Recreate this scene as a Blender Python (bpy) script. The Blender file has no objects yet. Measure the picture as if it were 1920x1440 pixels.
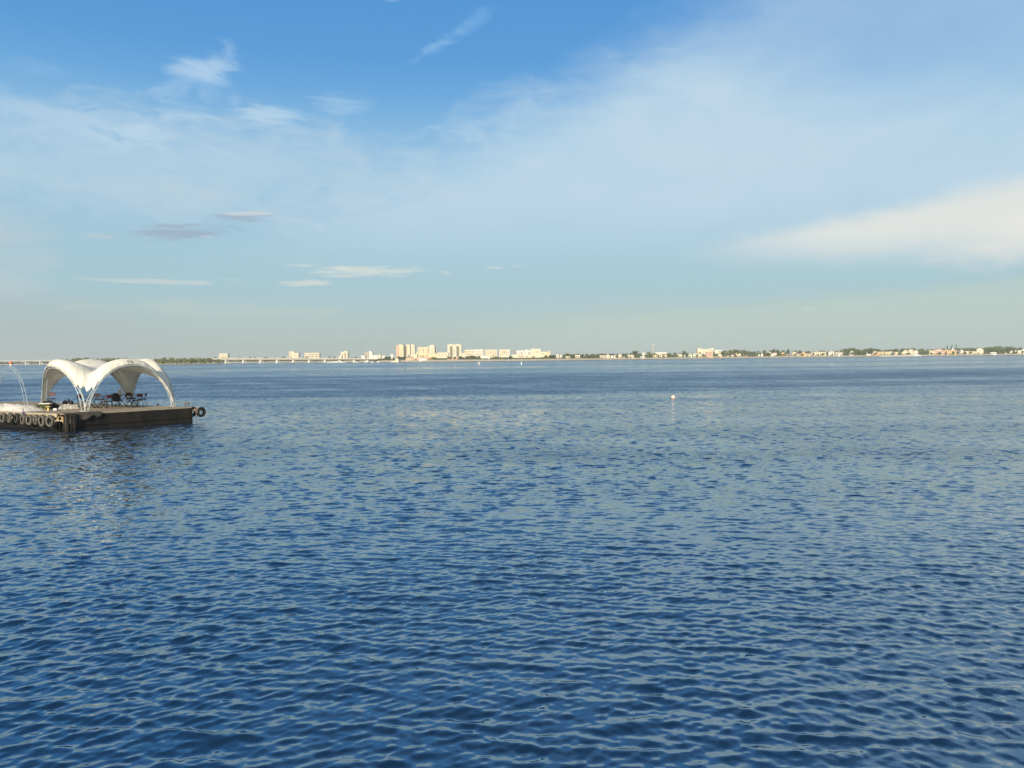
import bpy, bmesh, math, random
import numpy as np
from mathutils import Vector, Matrix
from mathutils.bvhtree import BVHTree

random.seed(7)
RNG = np.random.default_rng(11)
S = bpy.context.scene
COL = S.collection
R = math.radians

# ------------------------------------------------------------------ camera
F = 1442.0                      # focal length in photograph pixels (1920 wide)
H = 3.8                         # eye height above the water
cam_d = bpy.data.cameras.new('camera')
cam = bpy.data.objects.new('camera', cam_d)
COL.objects.link(cam)
cam_d.sensor_width = 36.0
cam_d.lens = 36.0 * F / 1920.0
cam_d.clip_start = 0.1
cam_d.clip_end = 30000.0
MROT = Matrix.Rotation(R(90.0 - 1.91), 3, 'X') @ Matrix.Rotation(R(-0.60), 3, 'Z')
cam.matrix_world = Matrix.Translation((0, 0, H)) @ MROT.to_4x4()
S.camera = cam


def ray(px, py):
    return MROT @ Vector(((px - 960.0) / F, (720.0 - py) / F, -1.0))


def at(px, py, Y):
    r = ray(px, py)
    return Vector((0, 0, H)) + r * (Y / r.y)


def hor(px):
    return 682.0 - 0.0105 * px


def xat(px, Y, py=None):
    return at(px, hor(px) if py is None else py, Y).x


def zat(px, py, Y):
    return at(px, py, Y).z


def lin(r, g, b):
    def c(v):
        v /= 255.0
        return v / 12.92 if v <= 0.04045 else ((v + 0.055) / 1.055) ** 2.4
    return (c(r), c(g), c(b), 1.0)


# ------------------------------------------------------------------ helpers
class MB:
    """collects primitives that become ONE mesh"""
    def __init__(self):
        self.v, self.f, self.m = [], [], []

    def add(self, vs, fs, mi=0):
        o = len(self.v)
        self.v.extend([tuple(p) for p in vs])
        self.f.extend([tuple(i + o for i in f) for f in fs])
        self.m.extend([mi] * len(fs))
        return self

    def box(self, c, s, rz=0.0, mi=0, M=None):
        hx, hy, hz = s[0] / 2, s[1] / 2, s[2] / 2
        vs = []
        ca, sa = math.cos(rz), math.sin(rz)
        for x, y, z in ((-1, -1, -1), (1, -1, -1), (1, 1, -1), (-1, 1, -1), (-1, -1, 1), (1, -1, 1), (1, 1, 1), (-1, 1, 1)):
            p = Vector((x * hx, y * hy, z * hz))
            if M is not None:
                p = M @ p
            else:
                p = Vector((ca * p.x - sa * p.y, sa * p.x + ca * p.y, p.z))
            vs.append((c[0] + p.x, c[1] + p.y, c[2] + p.z))
        return self.add(vs, [(3, 2, 1, 0), (4, 5, 6, 7), (0, 1, 5, 4), (1, 2, 6, 5), (2, 3, 7, 6), (3, 0, 4, 7)], mi)

    def tube(self, pts, r, n=8, mi=0, cap=True):
        pts = [Vector(p) for p in pts]
        rs = r if isinstance(r, (list, tuple)) else [r] * len(pts)
        rings = []
        prev = None
        for i, p in enumerate(pts):
            d = (pts[min(i + 1, len(pts) - 1)] - pts[max(i - 1, 0)])
            if d.length < 1e-9:
                d = Vector((0, 0, 1))
            d.normalize()
            if prev is None:
                a = d.orthogonal().normalized()
            else:
                a = prev - d * prev.dot(d)
                if a.length < 1e-6:
                    a = d.orthogonal()
                a.normalize()
            prev = a
            b = d.cross(a)
            rings.append([p + (a * math.cos(2 * math.pi * k / n) + b * math.sin(2 * math.pi * k / n)) * rs[i] for k in range(n)])
        vs = [q for rg in rings for q in rg]
        fs = []
        for i in range(len(pts) - 1):
            for k in range(n):
                fs.append((i * n + k, i * n + (k + 1) % n, (i + 1) * n + (k + 1) % n, (i + 1) * n + k))
        if cap:
            fs.append(tuple(range(n - 1, -1, -1)))
            fs.append(tuple((len(pts) - 1) * n + k for k in range(n)))
        return self.add(vs, fs, mi)

    def lathe(self, prof, n=16, c=(0, 0, 0), M=None, mi=0):
        vs = []
        for (r, z) in prof:
            for k in range(n):
                a = 2 * math.pi * k / n
                p = Vector((r * math.cos(a), r * math.sin(a), z))
                if M is not None:
                    p = M @ p
                vs.append((c[0] + p.x, c[1] + p.y, c[2] + p.z))
        fs = []
        for i in range(len(prof) - 1):
            for k in range(n):
                fs.append((i * n + k, i * n + (k + 1) % n, (i + 1) * n + (k + 1) % n, (i + 1) * n + k))
        return self.add(vs, fs, mi)

    def prism(self, poly, z0, z1, mi=0):
        n = len(poly)
        vs = [(p[0], p[1], z0) for p in poly] + [(p[0], p[1], z1) for p in poly]
        fs = [tuple(range(n - 1, -1, -1)), tuple(range(n, 2 * n))]
        fs += [(i, (i + 1) % n, n + (i + 1) % n, n + i) for i in range(n)]
        return self.add(vs, fs, mi)

    def build(self, name, mats, parent=None, loc=None, smooth=False, bevel=0.0):
        me = bpy.data.meshes.new(name)
        off = Vector(loc) if loc is not None else Vector((0, 0, 0))
        me.from_pydata([tuple(Vector(p) - off) for p in self.v], [], self.f)
        if not isinstance(mats, (list, tuple)):
            mats = [mats]
        for m in mats:
            me.materials.append(m)
        if len(mats) > 1:
            me.polygons.foreach_set('material_index', self.m)
        if smooth:
            me.polygons.foreach_set('use_smooth', [True] * len(me.polygons))
        me.update()
        o = bpy.data.objects.new(name, me)
        if loc is not None:
            o.location = loc
        COL.objects.link(o)
        if parent is not None:
            o.parent = parent
        if bevel > 0:
            md = o.modifiers.new('bevel', 'BEVEL')
            md.width = bevel
            md.segments = 2
            md.limit_method = 'ANGLE'
        return o


def tag(o, label=None, cat=None, group=None, kind=None):
    if label:
        o['label'] = label
    if cat:
        o['category'] = cat
    if group:
        o['group'] = group
    if kind:
        o['kind'] = kind
    return o


def thing(name, label, cat, loc=(0, 0, 0), rz=0.0, group=None, scale=None):
    o = bpy.data.objects.new(name, None)
    o.empty_display_size = 0.2
    COL.objects.link(o)
    o.location = loc
    o.rotation_euler = (0, 0, rz)
    if scale:
        o.scale = scale
    return tag(o, label, cat, group)


def dup(root, loc, rz, label, group=None, scale=None):
    r = root.copy()
    COL.objects.link(r)
    r.location = loc
    r.rotation_euler = (0, 0, rz)
    r['label'] = label
    if group:
        r['group'] = group
    if scale:
        r.scale = scale
    for ch in list(root.children):
        c = ch.copy()
        COL.objects.link(c)
        c.parent = r
        for g in list(ch.children):
            d = g.copy()
            COL.objects.link(d)
            d.parent = c
    return r


# ------------------------------------------------------------------ materials
def mat(name, col, rough=0.7, var=0.12, scale=6.0, spec=0.3, metal=0.0, bump=0.0, detail=5.0, col2=None, thr=None, stretch=None):
    """principled with procedural tone variation; col2 = second colour laid in noise patches"""
    m = bpy.data.materials.new(name)
    m.use_nodes = True
    nt = m.node_tree
    N, L = nt.nodes, nt.links
    b = N['Principled BSDF']
    b.inputs['Roughness'].default_value = rough
    b.inputs['Metallic'].default_value = metal
    b.inputs['Specular IOR Level'].default_value = spec
    tc = N.new('ShaderNodeTexCoord')
    nz = N.new('ShaderNodeTexNoise')
    nz.inputs['Scale'].default_value = scale
    nz.inputs['Detail'].default_value = detail
    if stretch:
        mpn = N.new('ShaderNodeMapping')
        mpn.inputs['Scale'].default_value = stretch
        L.new(tc.outputs['Object'], mpn.inputs['Vector'])
        L.new(mpn.outputs[0], nz.inputs['Vector'])
    else:
        L.new(tc.outputs['Object'], nz.inputs['Vector'])
    rp = N.new('ShaderNodeValToRGB')
    c = Vector(col[:3])
    if col2 is None:
        rp.color_ramp.elements[0].position = 0.3
        rp.color_ramp.elements[1].position = 0.7
        rp.color_ramp.elements[0].color = (*(c * (1 - var)), 1)
        rp.color_ramp.elements[1].color = (*(c * (1 + var)), 1)
    else:
        t = thr if thr is not None else (0.45, 0.6)
        rp.color_ramp.elements[0].position = t[0]
        rp.color_ramp.elements[1].position = t[1]
        rp.color_ramp.elements[0].color = (*c, 1)
        rp.color_ramp.elements[1].color = (*col2[:3], 1)
    L.new(nz.outputs['Fac'], rp.inputs['Fac'])
    L.new(rp.outputs['Color'], b.inputs['Base Color'])
    if bump > 0:
        bp = N.new('ShaderNodeBump')
        bp.inputs['Strength'].default_value = 0.6
        bp.inputs['Distance'].default_value = bump
        L.new(nz.outputs['Fac'], bp.inputs['Height'])
        L.new(bp.outputs['Normal'], b.inputs['Normal'])
    return m


def fabric_mat(name, col, trans=0.35):
    m = bpy.data.materials.new(name)
    m.use_nodes = True
    nt = m.node_tree
    N, L = nt.nodes, nt.links
    N.remove(N['Principled BSDF'])
    out = N['Material Output']
    tc = N.new('ShaderNodeTexCoord')
    nz = N.new('ShaderNodeTexNoise')
    nz.inputs['Scale'].default_value = 1.6
    nz.inputs['Detail'].default_value = 5
    L.new(tc.outputs['Object'], nz.inputs['Vector'])
    rp = N.new('ShaderNodeValToRGB')
    c = Vector(col[:3])
    rp.color_ramp.elements[0].position = 0.35
    rp.color_ramp.elements[1].position = 0.65
    rp.color_ramp.elements[0].color = (*(c * 0.9), 1)
    rp.color_ramp.elements[1].color = (*(c * 1.04), 1)
    L.new(nz.outputs['Fac'], rp.inputs['Fac'])
    wv = N.new('ShaderNodeTexNoise')
    wv.inputs['Scale'].default_value = 3.5
    wv.inputs['Detail'].default_value = 3
    wv.inputs['Distortion'].default_value = 0.8
    L.new(tc.outputs['Object'], wv.inputs['Vector'])
    bp = N.new('ShaderNodeBump')
    bp.inputs['Strength'].default_value = 0.5
    bp.inputs['Distance'].default_value = 0.13
    L.new(wv.outputs['Fac'], bp.inputs['Height'])
    d = N.new('ShaderNodeBsdfDiffuse')
    t = N.new('ShaderNodeBsdfTranslucent')
    for s in (d, t):
        L.new(rp.outputs['Color'], s.inputs['Color'])
        L.new(bp.outputs['Normal'], s.inputs['Normal'])
    mx = N.new('ShaderNodeMixShader')
    mx.inputs['Fac'].default_value = trans
    L.new(d.outputs[0], mx.inputs[1])
    L.new(t.outputs[0], mx.inputs[2])
    L.new(mx.outputs[0], out.inputs['Surface'])
    return m


M = {}
M['canopy'] = fabric_mat('canopy_fabric', (0.93, 0.88, 0.77), 0.2)
M['tarp'] = fabric_mat('tarpaulin_fabric', (0.80, 0.76, 0.68), 0.15)
M['tube'] = mat('galvanised_tube', (0.50, 0.55, 0.54), 0.45, 0.2, 3.0, 0.5, 0.1)
M['hull'] = mat('weathered_steel_hull', (0.009, 0.008, 0.007), 0.75, 0.3, 1.6, 0.3, 0.0, 0.02, 9, col2=(0.034, 0.026, 0.019), thr=(0.42, 0.80), stretch=(1.4, 1.4, 0.35))
M['tank'] = mat('void_shade_float_tank', (0.010, 0.009, 0.008), 0.8, 0.3, 2.0, 0.2)  # near-black colour stands in for the shade of the void under the deck
M['deck'] = mat('weathered_deck_boards', (0.30, 0.24, 0.17), 0.85, 0.3, 2.2, 0.2, 0, 0.01, 8, col2=(0.44, 0.37, 0.27), thr=(0.35, 0.7))
M['edge'] = mat('concrete_edge', (0.44, 0.37, 0.26), 0.85, 0.25, 3.0, 0.2, 0, 0.01, 8)
M['rubber'] = mat('old_grey_rubber', (0.125, 0.115, 0.098), 0.85, 0.35, 7.0, 0.25, 0, 0.01)
M['rubber_dark'] = mat('black_rubber', (0.022, 0.022, 0.022), 0.7, 0.3, 7.0, 0.3)
M['rope'] = mat('faded_rope', (0.42, 0.38, 0.29), 0.9, 0.3, 20.0)
M['rope_blue'] = mat('violet_blue_rope', (0.13, 0.11, 0.28), 0.9, 0.3, 20.0)
M['timber'] = mat('yellow_timber', (0.62, 0.42, 0.20), 0.75, 0.2, 6.0, 0.2)
M['timber_pale'] = mat('pale_timber', (0.66, 0.54, 0.38), 0.75, 0.15, 6.0, 0.2)
M['black'] = mat('black_paint', (0.018, 0.018, 0.022), 0.55, 0.3, 8.0, 0.4)
M['blacktop'] = mat('dark_tabletop', (0.035, 0.022, 0.022), 0.45, 0.3, 5.0, 0.4)
M['redback'] = mat('red_brown_vinyl', (0.115, 0.032, 0.026), 0.55, 0.25, 6.0, 0.35)
M['seat'] = mat('dark_seat_vinyl', (0.045, 0.022, 0.022), 0.55, 0.25, 6.0, 0.35)
M['white'] = mat('white_plastic', (0.80, 0.79, 0.75), 0.45, 0.05, 5.0, 0.4)
M['yellow'] = mat('yellow_plastic', (0.78, 0.58, 0.22), 0.5, 0.1, 5.0, 0.4)
M['plant'] = mat('plant_leaves', (0.09, 0.13, 0.035), 0.7, 0.5, 9.0)
M['pot'] = mat('terracotta_pot', (0.36, 0.16, 0.11), 0.8, 0.2, 6.0)
M['red'] = mat('faded_red_cloth', (0.72, 0.19, 0.12), 0.7, 0.15, 5.0)
M['ink'] = mat('dark_brown_print', (0.045, 0.022, 0.018), 0.8, 0.1, 5.0)
M['steel'] = mat('rusty_steel', (0.15, 0.12, 0.12), 0.6, 0.3, 6.0, 0.4, 0.3, col2=(0.24, 0.13, 0.09))
M['pinkcloth'] = fabric_mat('pale_pink_cloth', (0.75, 0.62, 0.56), 0.15)

# ------------------------------------------------------------------ sun + sky
SUN_EL, SUN_AZ = 21.0, 198.0     # azimuth clockwise from +Y: behind the camera, a little to the left
sun_d = bpy.data.lights.new('sun', 'SUN')
sun_d.energy = 5.0
sun_d.angle = R(0.5)
sun_d.color = (1.0, 0.87, 0.66)
sun = bpy.data.objects.new('sun', sun_d)
COL.objects.link(sun)
sd = Vector((math.sin(R(SUN_AZ)) * math.cos(R(SUN_EL)), math.cos(R(SUN_AZ)) * math.cos(R(SUN_EL)), math.sin(R(SUN_EL))))
sun.rotation_euler = sd.to_track_quat('Z', 'Y').to_euler()
sun.location = sd * 200

W = bpy.data.worlds.new('World')
S.world = W
S.cycles.max_bounces = 6
S.cycles.diffuse_bounces = 2
S.cycles.glossy_bounces = 3
S.cycles.transmission_bounces = 4
W.use_nodes = True
nt = W.node_tree
WN, WL = nt.nodes, nt.links
bg = WN['Background']


def wm(op, a, b=None, c=None, clamp=False):
    n = WN.new('ShaderNodeMath')
    n.operation = op
    n.use_clamp = clamp
    for i, x in enumerate((a, b, c)):
        if x is None:
            continue
        if isinstance(x, (int, float)):
            n.inputs[i].default_value = x
        else:
            WL.new(x, n.inputs[i])
    return n.outputs[0]


def wmix(fac, a, b):
    n = WN.new('ShaderNodeMix')
    n.data_type = 'RGBA'
    for sock, x in ((n.inputs['Factor'], fac), (n.inputs['A'], a), (n.inputs['B'], b)):
        if isinstance(x, (int, float)):
            sock.default_value = x
        elif isinstance(x, tuple):
            sock.default_value = x
        else:
            WL.new(x, sock)
    return n.outputs['Result']


def wsmooth(x, lo, hi):
    n = WN.new('ShaderNodeMapRange')
    n.interpolation_type = 'SMOOTHSTEP'
    WL.new(x, n.inputs['Value'])
    n.inputs['From Min'].default_value = lo
    n.inputs['From Max'].default_value = hi
    return n.outputs['Result']


tc = WN.new('ShaderNodeTexCoord')
sx = WN.new('ShaderNodeSeparateXYZ')
WL.new(tc.outputs['Generated'], sx.inputs[0])
AZ = wm('MULTIPLY', wm('ARCTAN2', sx.outputs[0], sx.outputs[1]), 180 / math.pi)
EL = wm('MULTIPLY', wm('ARCSINE', sx.outputs[2]), 180 / math.pi)


def sky_deg(px, py):
    r = ray(px, py).normalized()
    return math.degrees(math.atan2(r.x, r.y)), math.degrees(math.asin(r.z))


def wnoise(sx_, sy_, scale, detail, off=0.0, rough=0.55, dist=0.0):
    cv = WN.new('ShaderNodeCombineXYZ')
    WL.new(wm('MULTIPLY', AZ, sx_), cv.inputs[0])
    WL.new(wm('MULTIPLY', EL, sy_), cv.inputs[1])
    cv.inputs[2].default_value = off
    n = WN.new('ShaderNodeTexNoise')
    n.inputs['Scale'].default_value = scale
    n.inputs['Detail'].default_value = detail
    n.inputs['Roughness'].default_value = rough
    n.inputs['Distortion'].default_value = dist
    WL.new(cv.outputs[0], n.inputs['Vector'])
    return n.outputs['Fac']


sky = WN.new('ShaderNodeTexSky')
sky.sky_type = 'NISHITA'
sky.sun_disc = False
sky.sun_elevation = R(SUN_EL)
sky.sun_rotation = R(SUN_AZ)
sky.air_density = 1.2
sky.dust_density = 1.5
nis = WN.new('ShaderNodeVectorMath')
nis.operation = 'SCALE'
nis.inputs['Scale'].default_value = 0.09
WL.new(sky.outputs['Color'], nis.inputs[0])

rmp = WN.new('ShaderNodeValToRGB')
WL.new(wm('DIVIDE', EL, 90.0, clamp=True), rmp.inputs['Fac'])
er = rmp.color_ramp
stops = [(0.0, (176, 190, 186)), (2.5, (171, 194, 194)), (5.0, (159, 193, 205)), (9.5, (157, 194, 215)), (13.5, (152, 193, 221)), (16.2, (128, 180, 220)),
         (18.6, (102, 164, 217)), (21, (84, 152, 213)), (26, (74, 143, 210)), (38, (50, 102, 158)), (60, (32, 70, 116)), (90, (24, 54, 92))]
while len(er.elements) < len(stops):
    er.elements.new(0.5)
for e, (d, c) in zip(er.elements, stops):
    e.position = d / 90.0
    e.color = lin(*c)
skyc = wmix(0.88, nis.outputs[0], rmp.outputs['Color'])

n_big = wnoise(1.0, 2.2, 0.10, 5, 3.1, 0.5, 0.4)
n_mid = wnoise(1.0, 2.6, 0.28, 6, 7.7, 0.58, 0.6)
n_str = wnoise(0.45, 3.2, 0.55, 6, 1.3, 0.6, 0.3)


def line_side(p0, p1):
    """signed degrees below/right of the line through two sky points (photo pixels)"""
    a0, e0 = sky_deg(*p0)
    a1, e1 = sky_deg(*p1)
    dx, dy = a1 - a0, e1 - e0
    ln = math.hypot(dx, dy)
    nx, ny = dy / ln, -dx / ln
    return wm('ADD', wm('ADD', wm('MULTIPLY', AZ, nx), wm('MULTIPLY', EL, ny)), -(a0 * nx + e0 * ny))


def nz0(n, amp):
    return wm('MULTIPLY', wm('SUBTRACT', n, 0.5), amp)


# broad cirrus veil: everything below/right of a slanting edge
side = wm('ADD', line_side((800, 262), (1190, 40)), nz0(n_mid, 3.6))
veil = wsmooth(side, -1.0, 5.5)
veil = wm('MULTIPLY', veil, wsmooth(EL, 5.0, 12.0))
veil = wm('MULTIPLY', veil, wm('SUBTRACT', 1.0, wm('MULTIPLY', wsmooth(wm('ADD', line_side((1250, 60), (1930, 230)), nz0(n_big, 5.0)), 3.5, -3.0), 0.50)))
veil = wm('MULTIPLY', veil, wm('ADD', wm('ADD', 0.88, nz0(n_mid, 0.22)), nz0(n_big, 0.7)), clamp=True)
skyc = wmix(veil, skyc, lin(184, 208, 224))
# low mid-blue clear lane under the veil
# left wispy sheet
a0, e0 = sky_deg(330, 290)


def ell(px, py, wpx, hpx, slope=0.0, warp=n_mid, wamp=1.0, soft=(0.0, 0.9), warp2=None):
    """soft elliptical cloud patch; centre and half-sizes in photo pixels -> degrees"""
    a, e = sky_deg(px, py)
    wa = math.degrees(wpx / F) * math.cos(R(a)) ** 1
    we = math.degrees(hpx / F)
    dA = wm('SUBTRACT', AZ, a)
    dE = wm('SUBTRACT', wm('SUBTRACT', EL, e), wm('MULTIPLY', dA, slope))
    q = wm('ADD', wm('POWER', wm('ABSOLUTE', wm('DIVIDE', dA, wa)), 2.0), wm('POWER', wm('ABSOLUTE', wm('DIVIDE', dE, we)), 2.0))
    v = wm('ADD', wm('SUBTRACT', 1.0, q), nz0(warp, wamp * 2.0))
    return wsmooth(v, soft[0], soft[1])


def patch(fac, strength, col):
    global skyc
    skyc = wmix(wm('MULTIPLY', fac, strength), skyc, lin(*col))


patch(ell(330, 310, 560, 105, 0.0, n_mid, 1.6, (-0.3, 1.1)), 0.62, (180, 203, 219))
patch(ell(150, 235, 190, 40, 0.05, n_mid, 1.9, (0.0, 1.3)), 0.55, (172, 200, 224))
patch(ell(245, 255, 90, 28, 0.0, n_mid, 1.5, (0.0, 1.3)), 0.55, (186, 210, 226))
patch(ell(375, 160, 85, 60, 0.35, n_mid, 2.3, (0.0, 1.6)), 0.48, (176, 206, 230))
patch(ell(375, 130, 66, 20, 0.1, n_mid, 2.0, (0.0, 1.5)), 0.42, (196, 217, 232))
patch(ell(505, 217, 86, 25, 0.0, n_str, 2.0, (0.0, 1.4)), 0.62, (192, 214, 228))
patch(ell(640, 195, 75, 24, 0.0, n_str, 2.0, (0.0, 1.3)), 0.45, (170, 202, 226))
patch(ell(830, 78, 70, 14, 0.55, n_mid, 2.4, (0.0, 1.8)), 0.52, (160, 200, 230))
patch(ell(880, 48, 60, 20, 0.55, n_mid, 1.6, (0.0, 1.3)), 0.35, (140, 188, 228))
patch(ell(735, -1, 20, 6, 0.0, n_mid, 1.2, (0.0, 1.2)), 0.4, (190, 214, 234))
patch(ell(75, 135, 60, 22, 0.0, n_mid, 1.8, (0.0, 1.4)), 0.35, (150, 190, 225))
patch(ell(290, 360, 160, 26, 0.0, n_str, 2.51, (0.0, 1.38)), 0.35, (186, 204, 212))
patch(ell(930, 205, 110, 56, 0.3, n_mid, 1.6, (-0.2, 1.7)), 0.32, (190, 212, 226))
# thin cloud ray
patch(ell(430, 290, 70, 6, -0.28, n_mid, 0.9, (0.0, 1.2)), 0.35, (178, 208, 226))
# grey lavender lenses, lit along the top
patch(ell(345, 434, 95, 15, 0.06, n_str, 2.6, (-0.1, 1.1)), 0.9, (152, 171, 191))
patch(ell(455, 406, 85, 11, 0.05, n_str, 2.0, (0.0, 1.05)), 0.85, (156, 175, 194))
patch(ell(465, 400, 66, 5, 0.04, n_str, 1.5, (0.0, 1.0)), 0.85, (196, 206, 214))
patch(ell(182, 443, 34, 4, 0.0, n_str, 1.83, (0.0, 1.15)), 0.55, (186, 196, 206))
patch(ell(390, 444, 18, 3, 0.0, n_str, 1.66, (0.0, 1.15)), 0.55, (192, 203, 210))
patch(ell(520, 411, 22, 2.5, 0.0, n_str, 1.66, (0.0, 1.15)), 0.55, (182, 202, 212))
# cream lens clouds in the lower sky
patch(ell(700, 508, 150, 11, -0.03, n_str, 2.51, (0.0, 1.03)), 0.85, (206, 214, 208))
patch(ell(640, 502, 55, 4, 0.0, n_str, 1.66, (0.0, 1.03)), 0.7, (210, 216, 208))
patch(ell(640, 518, 45, 3.5, 0.0, n_str, 1.66, (0.0, 1.15)), 0.65, (200, 210, 206))
patch(ell(570, 530, 60, 6.5, 0.04, n_str, 2.0, (0.0, 1.15)), 0.80, (204, 212, 206))
patch(ell(300, 528, 150, 5, 0.0, n_str, 2.0, (0.0, 1.15)), 0.75, (194, 205, 204))
patch(ell(440, 525, 32, 2.8, 0.0, n_str, 1.83, (0.0, 1.15)), 0.65, (194, 206, 206))
patch(ell(925, 502, 17, 2.6, 0.0, n_str, 1.32, (0.0, 1.15)), 0.65, (200, 212, 210))
patch(ell(970, 499, 10, 2.2, 0.0, n_str, 1.32, (0.0, 1.15)), 0.45, (200, 212, 210))
patch(ell(1515, 579, 17, 5, 0.0, n_str, 1.83, (0.0, 1.15)), 0.85, (222, 221, 205))
patch(ell(1588, 582, 34, 3.4, 0.0, n_str, 1.83, (0.0, 1.15)), 0.6, (206, 213, 202))
patch(ell(1208, 597, 20, 2.5, 0.0, n_str, 1.66, (0.0, 1.15)), 0.45, (200, 210, 204))
# faint haze bars
patch(ell(430, 580, 330, 16, -0.02, n_str, 2.85, (0.0, 1.38)), 0.35, (190, 200, 190))
patch(ell(760, 585, 170, 8, 0.0, n_str, 2.51, (0.0, 1.38)), 0.35, (164, 188, 192))
# left edge: low warm-grey bank
patch(ell(-60, 470, 170, 120, 0.0, n_mid, 1.0, (-0.1, 1.4)), 0.42, (200, 203, 206))
patch(ell(-60, 640, 420, 90, 0.0, n_big, 0.5, (-0.2, 1.1)), 0.40, (168, 176, 180))
# right: low pale sheet with a straight upper edge
lo = wsmooth(wm('ADD', line_side((960, 596), (1920, 512)), nz0(n_big, 0.9)), -0.25, 1.1)
lo = wm('MULTIPLY', lo, wsmooth(AZ, -8.0, 6.0))
patch(lo, 0.62, (184, 201, 192))
# right: cream wedge cloud
up = wm('ADD', line_side((1330, 440), (1920, 312)), nz0(n_mid, 1.5))
dn = wm('ADD', line_side((1920, 500), (1300, 505)), nz0(n_mid, 1.0))
wedge = wm('MULTIPLY', wsmooth(up, -0.2, 1.7), wsmooth(dn, -0.5, 2.8))
wedge = wm('MULTIPLY', wedge, wsmooth(AZ, 10.0, 23.0))
patch(wedge, 0.93, (219, 222, 217))
glow = ell(1960, 440, 230, 55, 0.10, n_mid, 0.7, (0.0, 1.3))
patch(glow, 0.55, (229, 226, 217))
# thin unseen cirrus added above the frame so near waves reflect more light
hi = wm('MULTIPLY', wsmooth(n_big, 0.30, 0.75), wm('MULTIPLY', wsmooth(EL, 26.5, 31.0), wsmooth(EL, 52.0, 38.0)))
patch(wm('MULTIPLY', hi, wsmooth(AZ, -34.0, 4.0)), 0.22, (178, 202, 222))
# beyond the frame: a few more veils so the whole dome is a plausible sky
far = wm('MULTIPLY', wsmooth(wm('ABSOLUTE', AZ), 45.0, 75.0), wsmooth(n_big, 0.42, 0.7))
patch(wm('MULTIPLY', far, wsmooth(EL, 60.0, 15.0)), 0.6, (190, 206, 216))
WL.new(skyc, bg.inputs['Color'])
bg.inputs['Strength'].default_value = 1.0

# ------------------------------------------------------------------ water
def fade_noise(x, y, seed, scale, octs=4):
    """smooth value noise made of random plane waves, about -1..1"""
    rg = np.random.default_rng(seed)
    out = np.zeros_like(x)
    tot = 0.0
    for o in range(octs):
        for k in range(5):
            th = rg.uniform(0, 2 * math.pi)
            fr = 2 ** o / scale * rg.uniform(0.7, 1.4)
            am = 0.6 ** o
            out += am * np.sin(2 * math.pi * fr * (x * math.cos(th) + y * math.sin(th)) + rg.uniform(0, 6.28))
            tot += am * am / 2
    return out / (2.0 * math.sqrt(tot))


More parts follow.
